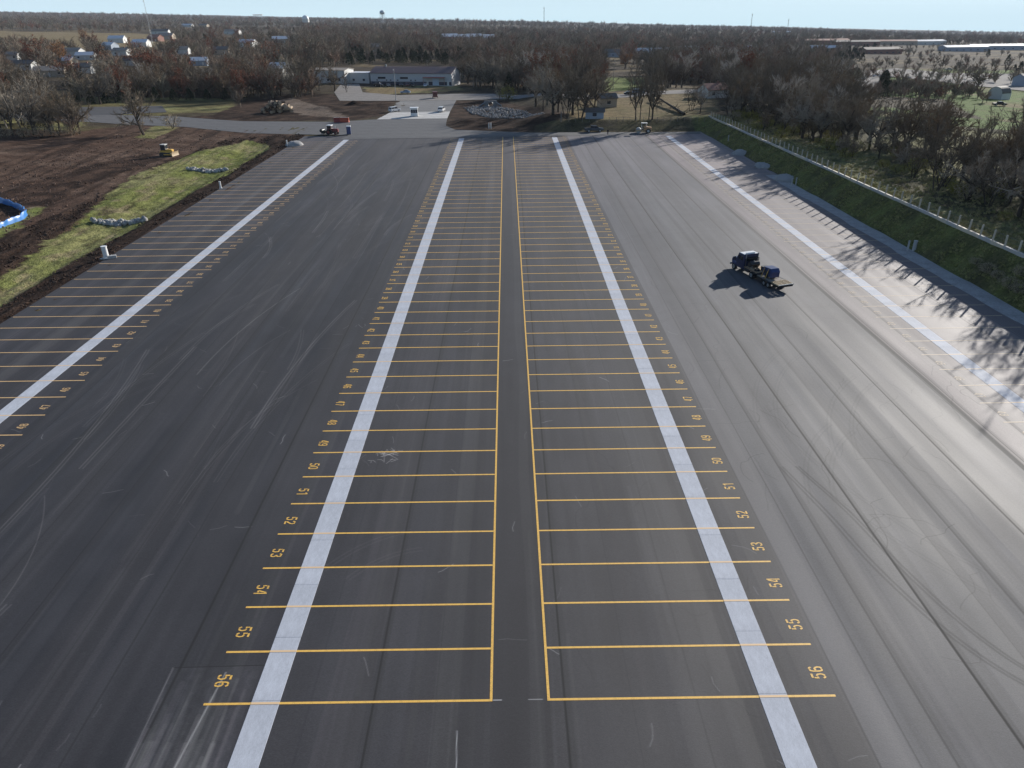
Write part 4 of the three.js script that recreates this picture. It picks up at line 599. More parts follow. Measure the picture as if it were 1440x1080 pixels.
  const tk = thing('fuel_tank', 'black ribbed fuel tank on the flatbed behind the cab', 'tank', onBed(-0.75, 0.1), head); part(tk, 'tank', new THREE.CylinderGeometry(0.42, 0.42, 1.5, 16).rotateZ(Math.PI / 2).translate(0, 0.48, 0), M.black); part(tk, 'saddle', [box(0.12, 0.3, 0.8, -0.5, 0.15, 0), box(0.12, 0.3, 0.8, 0.5, 0.15, 0)], M.steel); part(tk, 'filler_cap', cyl(0.1, 0.1, 0.12, 0, 0.92, 0), M.steel);
  const cr = thing('tool_crate', 'dark green tool crate at the rear of the flatbed', 'crate', onBed(-2.5, -0.55), head + 0.1); part(cr, 'box', rbox(0.9, 0.55, 0.7, 0, 0.28, 0), mat(0.03, 0.04, 0.03, 0.6)); part(cr, 'lid', rbox(0.96, 0.08, 0.76, 0, 0.58, 0), M.darkSteel);
  const co = thing('hose_coil', 'black hose coil lying beside the tool crate on the flatbed', 'hose', onBed(-2.3, 0.55), head); for (let k = 0; k < 3; k++) part(co, 'loop', new THREE.TorusGeometry(0.36 - k * 0.03, 0.06, 6, 18).rotateX(Math.PI / 2).translate(0, 0.06 + k * 0.1, 0), M.rubber);
  const mp = tp.clone().addScaledVector(dir, 1.0); mp.y = 0.9; const mc = thing('air_compressor', 'blue wheeled compressor loaded on the equipment trailer', 'compressor', mp, head);
  part(mc, 'housing', profile([[-0.95, 0.35], [0.95, 0.35], [1.0, 1.0], [0.7, 1.35], [-0.7, 1.4], [-1.0, 1.05]], 1.4, 0.08), mat(0.018, 0.04, 0.13, 0.4)); part(mc, 'panel', box(1.2, 0.5, 0.05, 0, 0.75, 1.02), M.black); part(mc, 'grille', box(0.05, 0.5, 1.0, 0.74, 0.8, 0), M.darkSteel);
  for (const k of [-1, 1]) part(mc, 'wheel', wheelG(0.3, 0.18, k * 0.7, 0.3, -0.1), M.rubber); part(mc, 'drawbar', bar([0, 0.4, 0.9], [0, 0.3, 1.7], 0.1), M.steel);
}

// ------------------------------------------------------------------ machines
{ // bulldozer on the dirt, blade to the right
  const p = PT(236, 219), t = thing('bulldozer', 'yellow bulldozer with dark cab working on the bare dirt field', 'bulldozer', p, Math.PI / 2 - 0.15);
  for (const k of [-1, 1]) { const tk = part(t, 'track', profile([[-1.5, 0.05], [1.3, 0.0], [1.65, 0.35], [1.5, 0.8], [-1.4, 0.95], [-1.75, 0.55]], 0.5, 0.06, k * 0.95), M.darkSteel); for (const z of [-1.1, -0.4, 0.3, 1.0]) part(tk, 'roller', wheelG(0.22, 0.54, k * 0.95, 0.3, z), M.rubber); }
  part(t, 'hood', profile([[0.1, 0.7], [1.75, 0.7], [1.8, 1.5], [1.6, 1.68], [0.1, 1.75]], 1.1, 0.06), M.yellow); part(t, 'body', rbox(1.3, 0.9, 1.8, 0, 1.1, -0.7, 0.08), M.yellow);
  const c = part(t, 'cab', rbox(1.35, 1.45, 1.3, 0, 2.2, -0.6, 0.06), winM); part(c, 'cab_roof', rbox(1.55, 0.12, 1.5, 0, 3.0, -0.6), M.offWhite); part(c, 'cab_post', [-1, 1].flatMap((a) => [-1, 1].map((b) => box(0.1, 1.5, 0.1, a * 0.66, 2.2, -0.6 + b * 0.62))), M.black);
  part(t, 'push_arm', [-1, 1].map((k) => bar([k * 1.3, 0.5, -0.3], [k * 1.35, 0.5, 2.3], 0.18, 0.24)), M.yellow);
  const b = new THREE.Shape(); b.moveTo(2.3, 0); b.quadraticCurveTo(2.05, 0.6, 2.35, 1.15); b.lineTo(2.45, 1.15); b.quadraticCurveTo(2.17, 0.6, 2.45, 0); part(t, 'blade', new THREE.ExtrudeGeometry(b, { depth: 3.3, bevelEnabled: false }).rotateY(-Math.PI / 2).translate(1.65, 0.05, 0), M.tan);
  part(t, 'lift_cylinder', [-1, 1].map((k) => bar([k * 0.4, 1.3, 1.75], [k * 0.5, 0.8, 2.3], 0.1)), M.steel); part(t, 'exhaust', cyl(0.07, 0.07, 0.9, 0.3, 2.05, 0.9), M.black); part(t, 'ripper', [bar([0, 0.9, -1.6], [0, 0.3, -2.3], 0.2), box(1.4, 0.2, 0.2, 0, 0.9, -1.8)], M.yellow);
}
{ // roller below the far bank
  const p = LP(905, 187), t = thing('road_roller', 'tan road roller with steel drum and pale canopy below the far bank', 'roller', p, -Math.PI / 2 - 0.1);
  const dr = part(t, 'drum', wheelG(0.8, 2.0, 0, 0.8, 1.6), M.steel); part(dr, 'drum_frame', [box(0.14, 0.3, 2.2, -1.12, 0.85, 1.4), box(0.14, 0.3, 2.2, 1.12, 0.85, 1.4), box(2.3, 0.35, 0.25, 0, 0.9, 0.45)], mat(0.45, 0.3, 0.16, 0.6));
  part(t, 'body', rbox(1.7, 0.9, 2.3, 0, 1.35, -1.2, 0.12), mat(0.5, 0.28, 0.13, 0.55)); part(t, 'engine_hood', profile([[-2.4, 1.1], [-0.6, 1.1], [-0.6, 1.95], [-2.2, 1.7]], 1.5, 0.08), mat(0.5, 0.3, 0.16, 0.55));
  part(t, 'platform', box(1.6, 0.15, 1.2, 0, 1.25, 0.1), M.darkSteel); part(t, 'seat', [rbox(0.5, 0.15, 0.5, 0, 1.6, -0.1), rbox(0.5, 0.6, 0.12, 0, 1.9, -0.36)], M.black); part(t, 'steering_wheel', new THREE.TorusGeometry(0.2, 0.03, 6, 14).rotateX(1).translate(0, 1.9, 0.45), M.black);
  part(t, 'canopy', rbox(1.8, 0.12, 1.9, 0, 3.0, 0, 0.04), M.offWhite); for (const a of [-1, 1]) for (const b of [-1, 1]) part(t, 'canopy_post', bar([a * 0.75, 1.3, b * 0.6], [a * 0.8, 3.0, b * 0.8], 0.09), M.offWhite);
  for (const k of [-1, 1]) { const w = part(t, 'wheel', wheelG(0.72, 0.5, k * 0.95, 0.72, -1.35), M.rubber); part(w, 'rim', wheelG(0.36, 0.52, k * 0.95, 0.72, -1.35), M.offWhite); }
}
{ // red tractor with black implement
  const p = LP(467, 189.3); p.y = 0.06; const t = thing('red_tractor', 'red tractor with white roof and black implement at the lot corner', 'tractor', p, Math.PI / 2 - 0.2);
  part(t, 'hood', profile([[0.3, 0.9], [2.2, 0.9], [2.25, 1.5], [2.0, 1.7], [0.3, 1.75]], 0.9, 0.08), PAINT.red); part(t, 'body', rbox(0.8, 0.7, 2.4, 0, 0.85, -0.1), M.darkSteel);
  const c = part(t, 'cab', rbox(1.5, 1.4, 1.4, 0, 2.0, -0.5, 0.06), PAINT.maroon); part(c, 'window', [rbox(1.53, 0.8, 1.1, 0, 2.2, -0.5), rbox(1.2, 0.8, 1.43, 0, 2.2, -0.5)], winM); part(c, 'cab_roof', rbox(1.7, 0.16, 1.6, 0, 2.8, -0.5), M.white);
  for (const k of [-1, 1]) { const w = part(t, 'wheel', wheelG(0.85, 0.5, k * 0.95, 0.85, -0.7), M.rubber); part(w, 'rim', wheelG(0.45, 0.52, k * 0.95, 0.85, -0.7), PAINT.red); const f = part(t, 'wheel', wheelG(0.5, 0.32, k * 0.8, 0.5, 1.6), M.rubber); part(f, 'rim', wheelG(0.26, 0.34, k * 0.8, 0.5, 1.6), PAINT.red); part(t, 'fender', rbox(0.5, 0.1, 1.4, k * 0.95, 1.75, -0.7), PAINT.red); }
  part(t, 'implement', [rbox(2.2, 1.0, 1.2, 0, 0.8, -2.6, 0.1), cyl(0.5, 0.5, 2.0, 0, 0, 0).rotateZ(Math.PI / 2).translate(0, 1.2, -3.2), bar([0, 0.7, -1.2], [0, 0.7, -2.2], 0.2)], M.black); part(t, 'exhaust', cyl(0.06, 0.06, 1.0, 0.3, 2.1, 1.2), M.white);
}
{ // portable toilet
  const p = LP(491, 189); p.y = 0.05; const t = thing('portable_toilet', 'dark blue portable toilet with white roof at the lot corner', 'toilet', p, 0.1);
  part(t, 'cabin', rbox(1.3, 2.3, 1.3, 0, 1.2, 0, 0.06), M.navy); part(t, 'door', rbox(0.9, 1.95, 0.06, 0, 1.15, 0.66, 0.02), mat(0.04, 0.06, 0.17, 0.4)); part(t, 'roof', rbox(1.36, 0.25, 1.36, 0, 2.42, 0, 0.1), M.white); part(t, 'vent_pipe', cyl(0.06, 0.06, 0.7, 0.4, 2.6, -0.4), M.black); part(t, 'skid', box(1.35, 0.12, 1.35, 0, 0.06, 0), M.black);
}
for (const [u, a, label] of [[474, 0.3, 'dull red traffic barrier by the road bend'], [485, -0.15, 'bright orange red traffic barrier beside the dull red one']]) { const p = PT(u, 172); p.y += 0.06; const t = thing('traffic_barrier', label, 'barrier', p, a); part(t, 'shell', profile([[-0.55, 0], [0.55, 0], [0.5, 0.35], [0.2, 0.7], [0.15, 1.5], [-0.15, 1.5], [-0.2, 0.7], [-0.5, 0.35]], u < 480 ? 2.2 : 3.2, 0.04), u < 480 ? M.red : M.orange); part(t, 'cap', rbox(u < 480 ? 2.0 : 3.0, 0.1, 0.3, 0, 1.55, 0), M.offWhite); }

// guard booth
{
  const p = PT(583, 163.5); p.y += 0.07; const t = thing('guard_booth', 'small white guard booth standing on the pale concrete apron', 'booth', p, 0.05);
  part(t, 'base', box(3.0, 0.2, 2.8, 0, 0.1, 0), M.concrete); part(t, 'wall', [box(2.6, 1.0, 2.4, 0, 0.7, 0), box(2.6, 0.45, 2.4, 0, 2.65, 0)], M.white); part(t, 'post', [-1, 1].flatMap((a) => [-1, 0, 1].map((b) => box(0.12, 1.3, 0.12, a * 1.24, 1.8, b * 1.14))), M.white);
  for (const [w, l, x, z] of [[2.5, 0.03, 0, 1.16], [2.5, 0.03, 0, -1.16], [0.03, 2.3, 1.24, 0], [0.03, 2.3, -1.24, 0]]) part(t, 'window', box(w, 1.25, l, x, 1.8, z), winM);
  part(t, 'mullion', [box(0.08, 1.3, 0.06, -0.4, 1.8, 1.2), box(0.08, 1.3, 0.06, 0.4, 1.8, 1.2)], M.white); part(t, 'door', box(0.06, 2.1, 0.9, 1.32, 1.25, 0.3), M.offWhite); part(t, 'roof', rbox(3.1, 0.2, 2.9, 0, 2.97, 0, 0.04), M.white);
}
// person standing beside the pickup
{
  const S = 1.78, J = { head: [0, 1.64, 0.02], neck: [0, 1.48, 0], chest: [0, 1.28, 0], hip: [0, 0.95, 0], sL: [-0.19, 1.4, 0], eL: [-0.26, 1.12, 0.02], wL: [-0.24, 0.86, 0.1], sR: [0.19, 1.4, 0], eR: [0.27, 1.13, 0], wR: [0.22, 0.9, 0.13], hL: [-0.1, 0.92, 0], kL: [-0.12, 0.5, 0.03], aL: [-0.13, 0.09, 0], tL: [-0.15, 0.05, 0.14], hR: [0.1, 0.92, 0], kR: [0.12, 0.5, 0.02], aR: [0.14, 0.09, -0.02], tR: [0.17, 0.05, 0.12] };
  const bones = [['head', 'head', .1, .1], ['neck', 'head', .055, .06], ['chest', 'neck', .13, .07], ['hip', 'chest', .14, .16], ['sL', 'sR', .08, .08], ['sL', 'eL', .062, .05], ['eL', 'wL', .05, .036], ['sR', 'eR', .062, .05], ['eR', 'wR', .05, .036], ['hL', 'kL', .095, .065], ['kL', 'aL', .065, .045], ['aL', 'tL', .05, .04], ['hR', 'kR', .095, .065], ['kR', 'aR', .065, .045], ['aR', 'tR', .05, .04]];
  for (const [s, k] of [['L', -1], ['R', 1]]) { const w = J['w' + s]; for (let f = 0; f < 4; f++) { J['f' + s + f] = [w[0] + k * 0.01 * (f - 1.5), w[1] - 0.14 + Math.abs(f - 1.5) * 0.01, w[2] + 0.03 - f * 0.018]; bones.push(['w' + s, 'f' + s + f, .02, .011]); } J['th' + s] = [w[0] - k * 0.02, w[1] - 0.08, w[2] + 0.06]; bones.push(['w' + s, 'th' + s, .018, .011]); }
  const R = 96, mc = new MarchingCubes(R, mat(1, 1, 1), false, false, 60000), sc = 1.0, B = bones.map(([a, b, ra, rb]) => [V3(...J[a]), V3(...J[b]), ra, rb]), q = V3(), ba = V3(), pa = V3();
  for (let k = 0; k < R; k++) for (let j = 0; j < R; j++) for (let i = 0; i < R; i++) { q.set((i / R * 2 - 1) * sc, (j / R * 2 - 1) * sc + 0.9, (k / R * 2 - 1) * sc); let s = 0; if (Math.abs(q.x) < 0.5 && Math.abs(q.z) < 0.4) for (const [A, Bb, ra, rb] of B) { ba.subVectors(Bb, A); pa.subVectors(q, A); const l = ba.lengthSq(), h = l ? clamp(pa.dot(ba) / l) : 0, d = pa.addScaledVector(ba, -h).length() - lerp(ra, rb, h); s += Math.exp(-45 * d); } mc.field[i + j * R + k * R * R] = s > 0 ? Math.log(s) / 45 : -1; }
  mc.isolation = 0; mc.update();
  const n = mc.count, g = new THREE.BufferGeometry(), pos = new Float32Array(mc.positionArray.subarray(0, n * 3)); for (let i = 0; i < n; i++) pos[i * 3 + 1] += 0.9; g.setAttribute('position', new THREE.BufferAttribute(pos, 3));
  const col = new Float32Array(n * 3); for (let i = 0; i < n; i++) { const y = pos[i * 3 + 1], x = Math.abs(pos[i * 3]); const c = y > 1.5 || (y < 0.88 && x > 0.2) ? [0.42, 0.25, 0.17] : y > 0.95 || x > 0.19 ? [0.03, 0.032, 0.04] : y > 0.12 ? [0.035, 0.045, 0.08] : [0.03, 0.02, 0.015]; col.set(c, i * 3); }
  g.setAttribute('color', new THREE.BufferAttribute(col, 3)); g.computeVertexNormals();
  const p = LP(854.5, 189.5), t = thing('person', 'person in dark jacket and jeans standing on the asphalt beside the pickup', 'person', p, 0.4); part(t, 'body', new THREE.BufferGeometry().copy(g), mat(1, 1, 1, 0.85, 0, { vertexColors: true })); t.children[0].geometry = g;
  part(t, 'hair', new THREE.SphereGeometry(0.112, 14, 8, 0, 6.283, 0, 1.5).rotateX(-0.35).translate(0, 1.66, 0.0), M.black);
}

// ------------------------------------------------------------------ pipes, posts, tarp, stones, logs
{
  const pipe = (u, v, r, h, label, o = {}) => { const p = PT(u, v), t = thing(o.name ?? 'standpipe', label, 'pipe', p, rr(0, 3)); part(t, 'pipe', cyl(r, r, h + 0.5, 0, h / 2 - 0.25, 0, 16), o.m ?? M.pvc); part(t, 'cap', cyl(r * 1.12, r * 1.12, 0.12, 0, h, 0, 16), o.m ?? M.pvc); if (o.slab) part(t, 'collar', rbox(r * 3.5, 0.15, r * 3.5, 0, 0.05, 0), M.concrete); return t; };
  pipe(150, 363, 0.42, 1.9, 'thick white standpipe in the dark dirt beside the outer stalls', { slab: true }); pipe(310.5, 265, 0.2, 1.5, 'slim white standpipe on a pale pad beside the outer stalls', { slab: true }); pipe(404, 205.5, 0.18, 1.6, 'slim white pipe beside the grey dirt heap at the lot corner'); pipe(687.5, 180.5, 0.16, 1.7, 'left white post of the pair below the stone basin'); pipe(690.5, 180.5, 0.16, 1.7, 'right white post of the pair below the stone basin'); pipe(789, 171.5, 0.14, 3.2, 'tall pale post at the end of the far bank', { m: M.woodGrey });
  for (const [u, v, label] of [[1024, 198, 'grey inlet post nearest the bank corner'], [1113, 261, 'grey inlet post left of a close pair beside the bank'], [1119, 260, 'middle grey inlet post beside the bank'], [1276, 352, 'slim grey post beside the utility box'], [1285, 352, 'stout grey utility post beside the bank']]) pipe(u, v, u === 1285 ? 0.28 : 0.14, 1.5, label, { m: mat(0.4, 0.4, 0.4, 0.7), name: 'inlet_post' });
  const pr = PT(158, 363), pl = thing('concrete_block', 'pale concrete chunk beside the thick standpipe', 'block', pr, 0.5); part(pl, 'block', rbox(1.3, 0.5, 0.6, 0, 0.2, 0, 0.08), M.concrete); part(pl, 'lifting_eye', new THREE.TorusGeometry(0.1, 0.03, 6, 10).translate(0, 0.5, 0), M.steel);
}
{ // blue plastic fence round the pit
  const pts = [[-60, 262], [-20, 276], [4, 285], [20, 290], [33, 297], [37, 302], [30, 309], [14, 315], [0, 321], [-30, 334], [-70, 352]].map(([u, v]) => PT(u, v)), c = new THREE.CatmullRomCurve3(pts), N = 90, pos = [], idx = [], t = thing('tarp_fence', 'bright blue plastic fence curving round the dug pit', 'tarp');
  for (let k = 0; k <= N; k++) { const p = c.getPoint(k / N), q = c.getTangent(k / N), nx = -q.z, nz = q.x, y = T(p.x, -p.z), w = 0.45 * (vnoise(k * 0.55, 3) - 0.5), h = 0.95 + 0.4 * (vnoise(k * 0.5, 8) - 0.5); for (const [s, yy] of [[0.35, -0.2], [0.2 + w, h * 0.6], [0.05 + w, h], [-0.1 + w, h * 0.95], [-0.12, h * 0.5], [-0.2, -0.2]]) pos.push(p.x + nx * s, y + yy, p.z + nz * s); if (k < N) for (let i = 0; i < 5; i++) { const a = k * 6 + i; idx.push(a, a + 1, a + 7, a, a + 7, a + 6); } }
  const g = new THREE.BufferGeometry(); g.setAttribute('position', new THREE.Float32BufferAttribute(pos, 3)); g.setIndex(idx); g.computeVertexNormals(); part(t, 'sheet', g, mat(0.03, 0.17, 0.46, 0.4)); for (let k = 6; k < N; k += 8) { const p = c.getPoint(k / N); part(t, 'stake', box(0.07, 1.6, 0.07, p.x, T(p.x, -p.z) + 0.5, p.z), M.wood); }
}
const stoneG = [0, 1, 2, 3].map(() => { const g = new THREE.IcosahedronGeometry(0.5, 1), a = g.attributes.position, o = rr(0, 90); for (let i = 0; i < a.count; i++) { const v = V3().fromBufferAttribute(a, i), s = 0.7 + 0.6 * vnoise(v.x * 2.5 + o, v.y * 2.5 + v.z * 1.7); a.setXYZ(i, v.x * s * 1.15, v.y * s * 0.8, v.z * s); } g.computeVertexNormals(); return g; });
const stoneM = [matte(0.36, 0.345, 0.33), matte(0.27, 0.265, 0.265), matte(0.44, 0.42, 0.385)];
for (const [a, b, label] of [[[130, 313], [206, 310], 'long heap of pale stones across the grass swale nearer the thick standpipe'], [[264, 239], [320, 239.5], 'long heap of pale stones across the grass swale nearer the bulldozer']]) {
  const A = PT(...a), B = PT(...b), c = A.clone().add(B).multiplyScalar(0.5); c.y = 0; const t = thing('stone_dam', label, 'stones', c);
  for (let k = 0; k < 150; k++) { const s = rnd(), o = rr(-1, 1), x = lerp(A.x, B.x, s), z = lerp(A.z, B.z, s) + o * 1.1 * (1 - 0.5 * Math.abs(2 * s - 1)); const m = new THREE.Mesh(pick(stoneG), pick(stoneM)); m.name = 'stone'; m.scale.setScalar(rr(0.4, 0.95)); m.rotation.set(rr(0, 6), rr(0, 6), rr(0, 6)); m.position.set(x - c.x, T(x, -z) + 0.1 + 0.65 * (1 - Math.abs(o)) * rnd(), z - c.z); t.add(m); }
}
{ // stone-lined basin with its culvert
  const n = 900, im = new THREE.InstancedMesh(stoneG[1], stoneM[0], n), q = new THREE.Quaternion(), e = new THREE.Euler(), m4 = new THREE.Matrix4(), cc = new THREE.Color(), poly = [[652, 152], [668, 150], [700, 151], [740, 156], [778, 163], [762, 167], [730, 166], [690, 166], [664, 161]].map(([u, v]) => { const p = PT(u, v); return [p.x, -p.z]; });
  let k = 0; while (k < n) { const x = rr(-22, 30), d = rr(270, 320); if (!inPoly(poly, x, d)) continue; const s = rr(0.35, 0.95); m4.compose(V3(x, T(x, d) + 0.1, -d), q.setFromEuler(e.set(rr(0, 6), rr(0, 6), rr(0, 6))), V3(s, s, s)); im.setMatrixAt(k, m4); const v = rr(0.45, 1.0); im.setColorAt(k, cc.setRGB(v, v, v)); k++; }
  im.name = 'riprap'; im.userData = { kind: 'stuff', label: 'loose grey stones lining the drainage basin', category: 'stones' }; scene.add(im);
  const p = PT(690, 150.5), t = thing('culvert_headwall', 'grey concrete culvert headwall with dark opening at the stone basin', 'culvert', p, 0);
  part(t, 'wall', [box(1.6, 2.4, 0.5, -1.8, 0.9, 0), box(1.6, 2.4, 0.5, 1.8, 0.9, 0), box(5.2, 0.5, 0.52, 0, 2.2, 0), bar([-2.5, 1.4, 0], [-4.6, 0.4, 2.2], 1.4, 0.4), bar([2.5, 1.4, 0], [4.6, 0.4, 2.2], 1.4, 0.4)], mat(0.2, 0.21, 0.22, 0.9)); part(t, 'pipe', new THREE.CylinderGeometry(1, 1, 3, 20, 1, true).rotateX(Math.PI / 2).translate(0, 0.9, -1.5), M.black);
}
// grey gravel heaps at the bank foot and the lot corner
for (const [u, v, r, h, label] of [[1041, 217, 2.6, 1.5, 'grey gravel heap at the bank foot nearest the inlet post'], [1073, 235, 2.6, 1.3, 'grey gravel heap between two others at the bank foot'], [1103, 253, 2.8, 1.5, 'grey gravel heap beside the pair of inlet posts'], [414, 204, 2.8, 1.5, 'grey dirt heap at the corner of the outer stalls']]) {
  const p = PT(u, v); p.y = Math.max(p.y, 0) - 0.1; const g = new THREE.SphereGeometry(1, 30, 14, 0, 6.283, 0, Math.PI / 2), a = g.attributes.position; for (let i = 0; i < a.count; i++) { const x = a.getX(i), y = a.getY(i), z = a.getZ(i), n = 0.8 + 0.45 * (fbm(x * 2 + u, z * 2 + y, 3) - 0.3); a.setXYZ(i, x * r * n, Math.pow(y, 1.2) * h * n, z * r * n); } g.computeVertexNormals();
  const t = thing('gravel_heap', label, 'heap', p); part(t, 'heap', g, mat(0.32, 0.31, 0.3, 0.95, 0, { bumpMap: groundBump, bumpScale: 0.1 })); for (let k = 0; k < 14; k++) { const s = part(t, 'stone', stoneG[k % 4].clone().scale(0.35, 0.35, 0.35).translate(rr(-r, r) * 0.8, rr(0.05, 0.5), rr(-r, r) * 0.8), stoneM[k % 3]); }
}
// log pile
{
  const p = PT(392, 158), t = thing('log_pile', 'heap of pale cut logs and stumps on the bare dirt mound', 'logs', p), lg = mat(0.42, 0.32, 0.22, 0.85), bk = mat(0.1, 0.075, 0.055, 0.95);
  for (let k = 0; k < 52; k++) { const L = rr(1.8, 4.2), r = rr(0.35, 0.75), lay = Math.floor(k / 14), a = rr(-0.6, 0.6), x = rr(-6.5, 6.5) * (1 - lay * 0.2), y = 0.4 + lay * 1.05, z = rr(-2, 2), turn = rnd() < 0.4 ? Math.PI / 2 : 0; const l = part(t, 'log', new THREE.CylinderGeometry(r, r * 1.1, L, 10, 1, true).rotateX(Math.PI / 2 + rr(-0.2, 0.2)).rotateY(a + turn).translate(x, y, z), k % 3 ? bk : lg); for (const s of [-1, 1]) part(l, 'cut_end', new THREE.CircleGeometry(r, 10).rotateY(s > 0 ? 0 : Math.PI).translate(0, 0, s * L / 2).rotateY(a + turn).translate(x, y, z), lg); }
}
{ const a = PT(921, 141), b = PT(962, 162), t = thing('fallen_tree', 'long fallen tree trunk lying across the dry field', 'log', a), w = []; const A = V3(0, 1.6, 0), B = b.clone().sub(a).add(V3(0, 0.3, 0)); frustum(w, A, B, 0.25, 0.5, 7); part(t, 'trunk', triGeo(w), MT.bark); const w2 = []; for (let k = 0; k < 16; k++) { const s = A.clone().lerp(B, rr(0.6, 1)); frustum(w2, s, s.clone().addScaledVector(sph(), rr(2, 4)).setY(rr(0, 2.5)), 0.12, 0.04, 4); } part(t, 'branches', triGeo(w2), MT.bark); }
// wire fence of thin posts round the dry field
{ const t = thing('field_fence', 'thin post and wire fence along the dry field behind the far bank', 'fence'); for (let k = 0; k < 22; k++) { const p = PT(lerp(800, 1000, k / 21), 171.5); p.y = T(p.x, -p.z); part(t, 'post', cyl(0.06, 0.06, 1.7, p.x, p.y + 0.7, p.z, 6), M.woodGrey); } const pts = []; for (let k = 0; k < 22; k++) { const p = PT(lerp(800, 1000, k / 21), 171.5); pts.push(V3(p.x, p.y + 1.3, p.z)); } part(t, 'wire', new THREE.TubeGeometry(new THREE.CatmullRomCurve3(pts), 60, 0.015, 3), M.steel); }

// ------------------------------------------------------------------ vegetation
// trees that stand by themselves
plantPx('forked', 205, 189.5, 18.5, 'forked bare tree standing alone on the dirt field', undefined, 1.0);
for (const [u, v, h, k] of [[395, 124, 14, 'bare'], [412, 128, 12, 'multi'], [430, 126, 13, 'bare'], [448, 128, 10, 'multi'], [470, 128, 14, 'bare'], [350, 133, 14, 'bare'], [362, 130, 13, 'bare'], [378, 134, 15, 'bare'], [488, 130, 8, 'multi'], [340, 128, 12, 'multi']]) plantPx(k, u, v, h, 'bare tree screening the white sheds behind the log pile', 'trees before the white sheds', 0.85);
for (const [u, v, h, w] of [[110, 147, 4, 1.6], [128, 146, 5, 1.4], [150, 145, 4.5, 1.6], [172, 144, 5.5, 1.4], [196, 143, 5, 1.6], [220, 143, 6, 1.3], [245, 142, 5, 1.5], [268, 141, 5, 1.5], [292, 140, 4.5, 1.5], [318, 140, 5, 1.4]]) plantPx('cedar', u, v, h, 'low dark evergreen in the hedge along the western street', 'evergreens of the street hedge', w);
plantPx('straw', 243, 181, 5, 'pale dry bush beside the lone forked tree');
for (const [u, v, h, k] of [[18, 192, 18, 'bare'], [48, 190, 19, 'bare'], [72, 182, 17, 'forked'], [96, 186, 14, 'multi'], [-12, 186, 20, 'bare'], [30, 176, 16, 'multi'], [60, 172, 18, 'bare']]) plantPx(k, u, v, h, 'bare leaning tree in the thicket at the dirt field edge', 'trees in the thicket by the dirt field', 0.95);
for (const [u, v, h] of [[8, 193, 3.2], [35, 193, 3], [60, 192, 3.4], [84, 191, 3.6], [104, 190, 3.8], [-15, 194, 3.4]]) plantPx('straw', u, v, h, 'pale dry bush under the thicket at the dirt field edge', 'dry bushes by the dirt field', 1.3);
for (const [u, v, h, w] of [[893, 169, 20, 0.5], [900, 169, 18, 0.5], [912, 168, 21, 0.45], [918, 168, 19, 0.5]]) plantPx('bare', u, v, h, 'slim tall bare tree rising behind the far bank', 'slim trees behind the far bank', w);
for (const [u, v, h] of [[752, 150, 16], [764, 156, 18], [776, 161, 18], [786, 158, 17], [795, 166, 15], [806, 162, 17], [815, 168, 15], [824, 158, 17], [770, 148, 19], [800, 150, 19]]) plantPx(u % 2 ? 'multi' : 'bare', u, v, h, 'bare tree in the dense clump beside the stone basin', 'trees beside the stone basin', 0.9);
plantPx('forked', 836, 164, 19, 'wide forked bare tree beside the low grey lean-to'); plantPx('bare', 984, 160, 11, 'rounded bare tree beside the fallen trunk'); plantPx('multi', 972, 156, 9, 'many-stemmed bare tree beside the fallen trunk');
plantPx('amber', 880, 96, 15, 'amber leaved tree before the long white building', undefined, 0.9); plantPx('olive', 714, 141, 6, 'leafy green bush beside the stone basin', undefined, 1.2); plantPx('straw', 703, 140, 8, 'tan dry bush beside the stone basin', undefined, 0.5);
plantPx('bare', 1372, 128, 17, 'large leaning bare tree beside the rounded hut', undefined, 1.0); plantPx('cedar', 1240, 132, 12, 'dark cedar standing at the gravel yard', undefined, 1.4);
plantPx('rust', 205, 112, 19, 'big dark red oak above the roadside hedge', undefined, 1.3); plantPx('rust', 236, 114, 17, 'second dark red oak beside the big one above the hedge', undefined, 1.25); plantPx('rust', 52, 96, 20, 'big russet oak below the hillside', undefined, 1.25); plantPx('amber', 84, 95, 17, 'orange brown oak beside the big russet oak', undefined, 1.2);
for (const [u, v] of [[130, 68], [300, 62], [335, 58], [752, 52], [640, 50]]) plantPx('rust', u, v, 17, 'tall russet tree rising over the grey woods', 'russet trees over the woods', 1.1);
for (const [u, v] of [[922, 72], [985, 66], [120, 60], [352, 75]]) plantPx('amber', u, v, 16, 'orange leaved tree among the grey woods', 'orange trees in the woods', 1.0);
// brush along the back of the fence and the bank
{
  const bush = (x, d, h, k, wide) => plantTree(k, x, d, h, k === 'olive' ? 'yellow green leafy bush in the brush behind the post fence' : 'dry tan bush in the brush behind the post fence', k === 'olive' ? 'green bushes behind the post fence' : 'dry bushes behind the post fence', wide);
  for (let k = 0; k < 62; k++) { const d = rr(88, 255); bush(fenX(d) + lerp(10, 5, clamp((d - 150) / 90)) + rr(-1, 12), d, rr(1.5, 3.4), rnd() < 0.72 ? 'olive' : 'straw', 1.3); }
}
